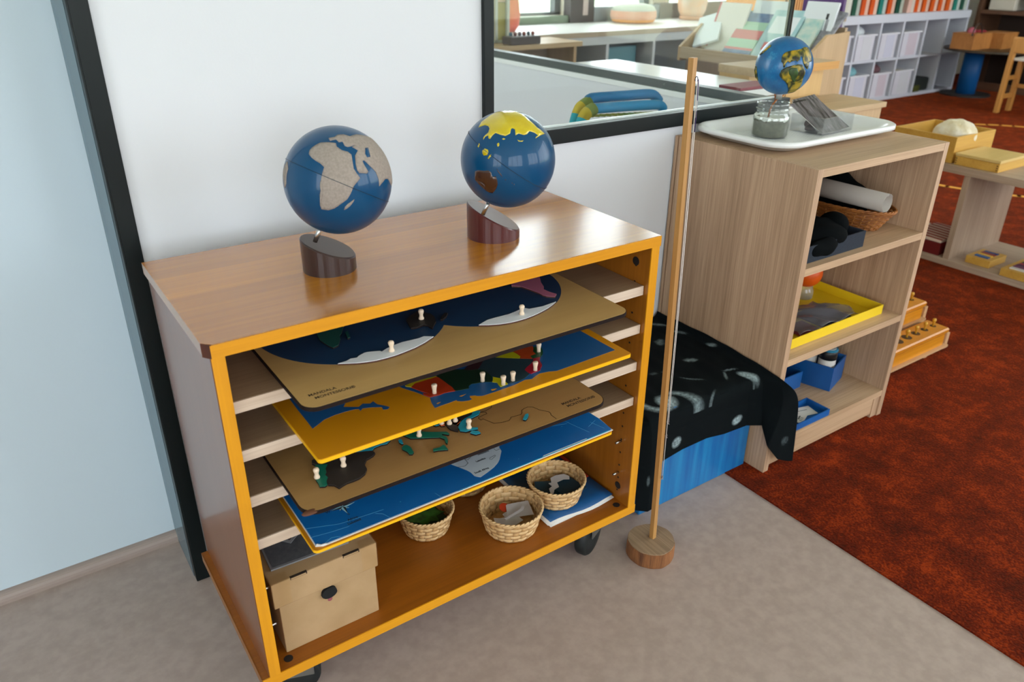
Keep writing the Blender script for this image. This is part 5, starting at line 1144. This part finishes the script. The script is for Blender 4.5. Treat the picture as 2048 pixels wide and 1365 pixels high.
# oak unit at the left behind the glass with a rack of coloured papers
t = thing('oak_display_unit', 'oak unit with a pale glossy top at the far left behind the glass', 'cabinet', (2.4, 2.95, .004))
obj('top_panel', G().box(1.80, 2.90, 2.80, 3.12, .715, .742, .002), LOAK, t)
obj('body', G().box(1.80, 2.875, 3.09, 3.115, .004, .715), BODYT, t)
for x in (1.81, 2.385, 2.86): obj('upright', G().box(x, x+.02, 2.83, 3.09, .004, .715), LOAKV if x > 2.5 else CW, t)
o = obj('ring', G().tube([(2.50+.09*math.cos(a), 2.92, .56+.09*math.sin(a)) for a in [2*PI*i/40 for i in range(40)]], .013, 8, True), mat('ring_mustard', 'B98A1E', .6), smooth=True); tag(o, 'mustard yellow ring standing inside the oak unit', 'ring'); o.location.z -= 0
t = thing('paper_rack', 'white rack with green and yellow paper sheets on the oak unit', 'rack', (2.25, 3.0, .742))
RW = mat('rack_white', 'CBD0C4', .5)
for x in (2.01, 2.15, 2.28, 2.405, 2.485): obj('rack_post', G().box(x-.008, x+.008, 2.96, 3.06, .7425, 1.15), RW, t)
for x0, x1, c, z1 in ((2.02, 2.142, '4E7C50', 1.12), (2.16, 2.272, '3F7048', 1.10), (2.29, 2.397, 'CFA034', 1.12), (2.413, 2.477, 'AFA24E', 1.10)):
    obj('paper_sheets', G().box(x0, x1, 2.98, 3.05, .755, .95), mat('sheet_'+c, c, .6), t); obj('paper_sheets', G().box(x0, x1, 2.98, 3.05, .953, 1.0), mat('sheet_peach', 'E2BFA0', .6), t); obj('paper_sheets', G().box(x0, x1, 2.98, 3.05, 1.003, z1), mat('sheet_u'+c, c, .6), t)
obj('rack_floor', G().box(2.0, 2.49, 2.96, 3.06, .7425, .755), RW, t)
o = obj('coral_vase', G().lathe([(.04, .7525), (.066, .79), (.072, .85), (.060, .95), (.05, 1.05), (.045, 1.12)], (2.80, 3.42, 0), 32), mat('vase_coral', 'E8854E', .5, var=('E06A62', 4, 1)), smooth=True); tag(o, 'orange and coral vase on the far counter beside the paper rack', 'vase')
t = thing('bead_tray', 'dark tray holding coloured beads on the oak unit', 'tray', (2.5, 2.86, .742))
obj('tray_body', G().box(2.40, 2.60, 2.805, 2.90, .7425, .785, .006), mat('tray_darkbrown', '33262A', .5), t)
for i, c in enumerate(('24546A', '7A3038', '5A4A5A', '8E3A34', '38586A', '943E36')):
    o = obj('bead', G().ball((2.425+.03*i, 2.85, .796), .011, u=16, v=10), mat('bead_'+c, c, .4), smooth=True); tag(o, 'small round bead in the dark tray, %s from its left end' % ('first', 'second', 'third', 'fourth', 'fifth', 'sixth')[i], 'bead', 'beads in the dark tray')
# woven chair in the corridor
t = thing('woven_chair', 'blue and green woven string chair seen through the corner window', 'chair', (1.40, .80, 0))
TB = mat('wrap_blue', '0C6C9E', .6, bump=(500, .3))
def wrapped(P, r): 
    return G().tube(bez(P, 60), r, 14)
obj('back_roll', wrapped([(1.314, .838, .812), (1.332, .842, .823), (1.45, .842, .820), (1.568, .842, .815), (1.600, .838, .792)], .0150), TB, t, smooth=True)
obj('front_roll', wrapped([(1.297, .798, .801), (1.316, .794, .803), (1.43, .794, .799), (1.552, .794, .792), (1.580, .798, .777)], .0145), mat('wrap_blue_light', '1080B2', .6, bump=(500, .3)), t, smooth=True)
SEC = (('wrap_olive', '7E8F4A'), ('wrap_yellow', 'C9B43E'), ('wrap_turquoise', '28AAB8'), ('wrap_olive', '7E8F4A'))
def arm(P, r):
    P = bez(P, 81)
    for k, (nm, c) in enumerate(SEC):
        seg = P[k*20:k*20+21]
        g = G(); g.tube(bez(seg, 80), r, 12, rfun=lambda f: r*(1+.07*math.sin(f*2*PI*14))); obj('wrapped_arm', g, mat(nm, c, .6), t, smooth=True)
arm([(1.320, .838, .815), (1.284, .834, .800), (1.264, .830, .762), (1.250, .826, .70)], .0165)
arm([(1.302, .794, .804), (1.270, .791, .792), (1.250, .788, .760), (1.236, .784, .70)], .0165)
g = G()
for k in range(22):
    z0 = .787-.017*k; g.tube([(1.262+.33*i/30, .792-.03*k/22+.005*(-1)**(i+k), z0-.02*i/30) for i in range(31)], .0042, 5)
obj('woven_back', g, mat('weave_green', '5E7E46', .7, var=('B0A23C', 9, 2)), t)
g = G(); g.box(1.22, 1.60, .50+.09, .80, .38, .41, .01); obj('seat', g, mat('weave_green', '5C7A44'), t)
for x in (1.24, 1.57):
    for y in (.61, .78): obj('leg', G().cyl((x, y, 0), (x, y, .385), .014, 12), TB, t, smooth=True)
# ---------------------------------------------------------------- white cubby wall far right
cw = thing('cubby_shelf', 'white cubby shelf wall with storage bins, folders standing on top', 'shelf unit', (7.0, 3.5, .004))
CUB = mat('cubby_white', 'D6D8E2', .5); DX = (5.96, 6.306, 6.658, 7.006, 7.373, 7.744, 8.095)
for x in DX: obj('divider', G().box(x-.012, x+.012, 3.262, 3.64, .03, .678), CUB, cw)
obj('top_band', G().box(5.948, 8.107, 3.255, 3.66, .678, .745), CUB, cw); obj('middle_shelf', G().box(5.972, 8.083, 3.264, 3.64, .353, .372), CUB, cw); obj('bottom_panel', G().box(5.948, 8.107, 3.262, 3.66, .004, .03), CUB, cw)
obj('back_panel', G().box(5.96, 8.095, 3.64, 3.655, .03, .678), mat('cubby_back', '8E8478', .7), cw)
for x in (5.96, 8.095): obj('upper_side', G().box(x-.012, x+.012, 3.30, 3.66, .745, 1.55), CUB, cw)
obj('upper_shelf', G().box(5.972, 8.083, 3.30, 3.66, 1.12, 1.14), CUB, cw)
BIN = mat('bin_white', 'DAD8E2', .45); LIL = ('C9C6D6', 'D8C6C8', 'C6CEDA', 'CFC8B8')
k = 0
for row, (za, zt) in enumerate(((.373, .575), (.031, .235))):
    for c in (0, 1, 2, 3):
        x0, x1 = DX[c]+.03, DX[c+1]-.03
        nm = ('white storage bin in the upper row, ', 'white storage bin in the lower row, ')[row]+('at the left end behind the book display', 'first one fully in view', 'second one fully in view', 'third one fully in view')[c]
        t = thing('storage_bin', nm, 'bin', ((x0+x1)/2, 3.45, za), 'storage bins in the cubby shelf')
        g = G()
        for a in ((x0+.02, x1-.02, 3.275, 3.283), (x0+.02, x1-.02, 3.60, 3.608), (x0+.02, x0+.026, 3.283, 3.60), (x1-.026, x1-.02, 3.283, 3.60)): g.box(*a, za, zt)
        g.box(x0+.02, x1-.02, 3.275, 3.608, za, za+.006); obj('body', g, BIN, t)
        g = G()
        for a in ((x0, x1, 3.266, 3.285), (x0, x1, 3.598, 3.617), (x0, x0+.022, 3.285, 3.598), (x1-.022, x1, 3.285, 3.598)): g.box(*a, zt, zt+.014)
        obj('rim', g, mat('bin_rim', 'E6E6EC', .4), t)
        obj('contents', G().box(x0+.03, x1-.03, 3.287, 3.596, za+.008, zt-.03+.03*(c % 2)), mat('bin_fill%d' % k, LIL[k % 4], .8), t); k += 1
        obj('front_sheet', G().box(x0+.10, x1-.06, 3.2735, 3.275, za+.01, zt-.005), mat('bin_sheet%d' % (k % 3), ('CFCFE0', 'D2C4CE', 'D6D6DC')[k % 3], .6), t)
for x, z, lb, c in ((6.46, .60, 'crumpled pale cloth heaped in the first upper bin', 'D2D8DA'), (6.46, .262, 'turquoise cloth sticking out of the first lower bin', '7FB4BC'), (6.83, .262, 'mauve soft toys in the second lower bin', '6A4A50')):
    o = obj('bundle', G().ball((x, 3.42, z), .085, 1.2, 1.2, .6, 24, 16, lambda p: 1+.12*math.sin(5*p.x+4*p.y)), mat('bundle_'+c, c, .9), smooth=True); tag(o, lb, 'cloth')
t = thing('dark_tub', 'dark green tub in the lower row of the cubby shelf', 'tub', (7.55, 3.45, .031)); g = G(); g.box(7.40, 7.70, 3.29, 3.60, .0315, .15, .02); obj('body', g, mat('tub_dark', '262C28', .6), t); obj('green_block', G().box(7.41, 7.52, 3.272, 3.289, .0315, .09, .008), mat('tub_olive', '4A5018', .6), t)
spec = [(6.008, 'C6CCD8', 'D6DAE2'), (6.116, 'D2CEBE', 'D8D6CC'), (6.240, '0E4A36', 'B0B8AE'), (6.366, 'D2500C', 'E6B8A2'), (6.495, 'D8540C', 'E6BCA8'), (6.627, '1C7A70', 'B8C2BC'), (6.761, 'D2500C', 'E0B8A4'), (6.891, '0E4634', 'B2B6A8'), (7.071, 'E2B8AA', 'D8C8BC'), (7.182, 'D8560C', 'E4BCA8'), (7.312, 'DC5A0E', 'E4BCA8'), (7.453, 'DC5A10', 'E6C0AC'), (7.580, 'D8560E', 'E4BCA8'), (7.718, 'DC5E14', 'E6C0AC'), (7.849, '1C8070', 'C2CCC4'), (7.975, '124E3C', 'BCC4BA')]
ords = ('pale blue-white folder at the left end of the folder row', 'cream folder second from the left in the folder row', 'dark green folder third in the row, right of the cream one', 'orange folder right of the dark green third folder', 'orange folder just left of the teal sixth folder', 'teal folder between orange folders in the left half', 'orange folder right of the teal sixth folder', 'dark green folder in the middle of the folder row', 'pale pink folder right of the middle dark green one', 'first orange folder right of the pale pink folder', 'second orange folder right of the pale pink folder', 'third orange folder right of the pale pink folder', 'fourth orange folder right of the pale pink folder', 'last orange folder before the teal one at the right', 'teal folder near the right end of the row', 'dark green folder at the right end of the row')
for (x, c, c2), lb in zip(spec, ords):
    t = thing('ring_folder', lb, 'folder', (x+.055, 3.45, .7455), 'folders on the cubby shelf')
    obj('spine', G().box(x, x+.056, 3.305, 3.60, .7457, 1.07, .002), mat('folder_'+c, c, .5), t); obj('cover', G().box(x+.057, x+.104, 3.305, 3.60, .7457, 1.07, .002), mat('folderc_'+c2, c2, .5), t)
# dark shelf wall at the far right
DW = wood('dark_walnut', '6E4A34', '553624', 'y', 40, .05, .5, fine=.4); DWV = wood('dark_walnut_upright', '6A4832', '523624', 'z', 40, .05, .55, fine=.4)
t = thing('dark_wall_shelf', 'dark brown shelf wall at the far right of the room', 'shelf unit', (8.55, 2.0, .004))
for y in (3.27, 1.2, -.06): obj('side_panel', G().box(8.30, 8.75, y, y+.035, .004, 2.1), DWV, t)
for z in (.40, .742, 1.25, 2.1): obj('shelf', G().box(8.305, 8.75, -.02, 3.27, z-.034, z), DW, t)
obj('back_panel', G().box(8.74, 8.75, -.02, 3.27, .02, 2.1), mat('walnut_back', '3A281E', .7), t); obj('plinth', G().box(8.34, 8.36, -.02, 3.27, .004, .08), DW, t)
o = obj('white_box', G().box(8.34, 8.60, 2.98, 3.22, .743, .98, .01), mat('box_cream', 'D8D0C2', .6)); tag(o, 'cream white box on the dark wall shelf', 'box')
t = thing('monitor', 'dark screen standing on the dark wall shelf', 'screen', (8.4, 2.7, .742)); obj('screen', G().box(8.36, 8.39, 2.45, 2.90, .79, 1.08, .006), mat('screen_dark', '10181A', .3), t); obj('foot', G().box(8.33, 8.48, 2.55, 2.80, .743, .755, .004), mat('foot_grey', '8A8480', .4), t); obj('neck', G().box(8.39, 8.41, 2.64, 2.70, .755, .83), mat('foot_grey', '8A8480', .4), t)
# round table on a blue column with baskets
t = thing('round_table', 'round dark table on a thick blue column before the shelf wall', 'table', (7.90, 3.02, .004))
g = G(); g.lathe([(.36, .425), (.365, .43), (.365, .443), (.36, .448)], (7.80, 2.87, 0), 48); obj('tabletop', g, mat('table_olive_dark', '3A3020', .4), t)
g = G(); g.cyl((7.90, 3.02, .02), (7.90, 3.02, .425), .085, 32); obj('column', g, mat('column_blue', '0A5A9A', .5), t, smooth=True)
g = G(); g.cyl((7.90, 3.02, .004), (7.90, 3.02, .02), .22, 32); obj('foot', g, mat('foot_dark', '2A2420', .6), t)
RB = wood('rattan', 'C08040', '9A6028', 'z', 60, .2, .6)
for (x, y, w, lb) in ((7.62, 2.94, .17, 'rattan basket with a hooped handle on the round table'), (7.90, 2.84, .13, 'square rattan basket at the right on the round table')):
    t = thing('rattan_basket', lb, 'basket', (x, y, .448))
    for a in ((x-w, x+w, y-.10, y-.09), (x-w, x+w, y+.09, y+.10), (x-w, x-w+.01, y-.09, y+.09), (x+w-.01, x+w, y-.09, y+.09)): obj('side', G().box(*a, .4485, .575), RB, t)
    obj('rim', G().box(x-w-.004, x+w+.004, y-.104, y+.104, .575, .585, .003), RB, t)
    if w > .15:
        g = G(); g.tube([(x-.12+.08*math.cos(a), y-.09, .57+.10*math.sin(a)) for a in [PI*i/20 for i in range(21)]], .007, 6); obj('handle', g, mat('handle_dark', '3A2A20', .6), t)
o = obj('pink_toy', G().ball((7.55, 2.93, .60), .035, u=16, v=12), mat('toy_pink', 'B05A6A', .7), smooth=True); tag(o, 'small pink ball in the hooped rattan basket', 'toy')
o = obj('red_cloth', G().ball((7.70, 2.93, .592), .05, 1.6, 1, .3, 20, 12), mat('cloth_crimson', '8A2028', .8), smooth=True); tag(o, 'crimson cloth lying in the hooped rattan basket', 'cloth')
# child's chair
CH = wood('chair_beech', 'D79A4E', 'BE823A', 'z', 40, .05, .45, fine=.35, coat=.2)
t = thing('child_chair', 'honey beech child chair with a white seat on the red carpet', 'chair', (7.3, 2.17, .004))
for y in (2.35, 2.0):
    Mc = frame_M((7.15, y, .004), (1, 0, .12), (.012, 0, 1)); obj('leg', G().box(-.022, .022, -.018, .018, 0, .60, .004, Mc), CH, t)
    obj('leg', G().box(7.33, 7.375, y-.018, y+.018, .004, .43, .004), CH, t)
    for z in (.12, .27): obj('side_rail', G().box(7.165, 7.34, y-.010, y+.010, z, z+.035), CH, t)
obj('backrest', G().box(7.138, 7.158, 1.985, 2.365, .49, .615, .008), CH, t)
obj('seat', G().box(7.165, 7.50, 2.01, 2.34, .43, .452, .006), mat('seat_white', 'E2DED4', .5), t)
for z in (.20,): obj('stretcher', G().box(7.345, 7.365, 2.018, 2.332, z, z+.03), CH, t)
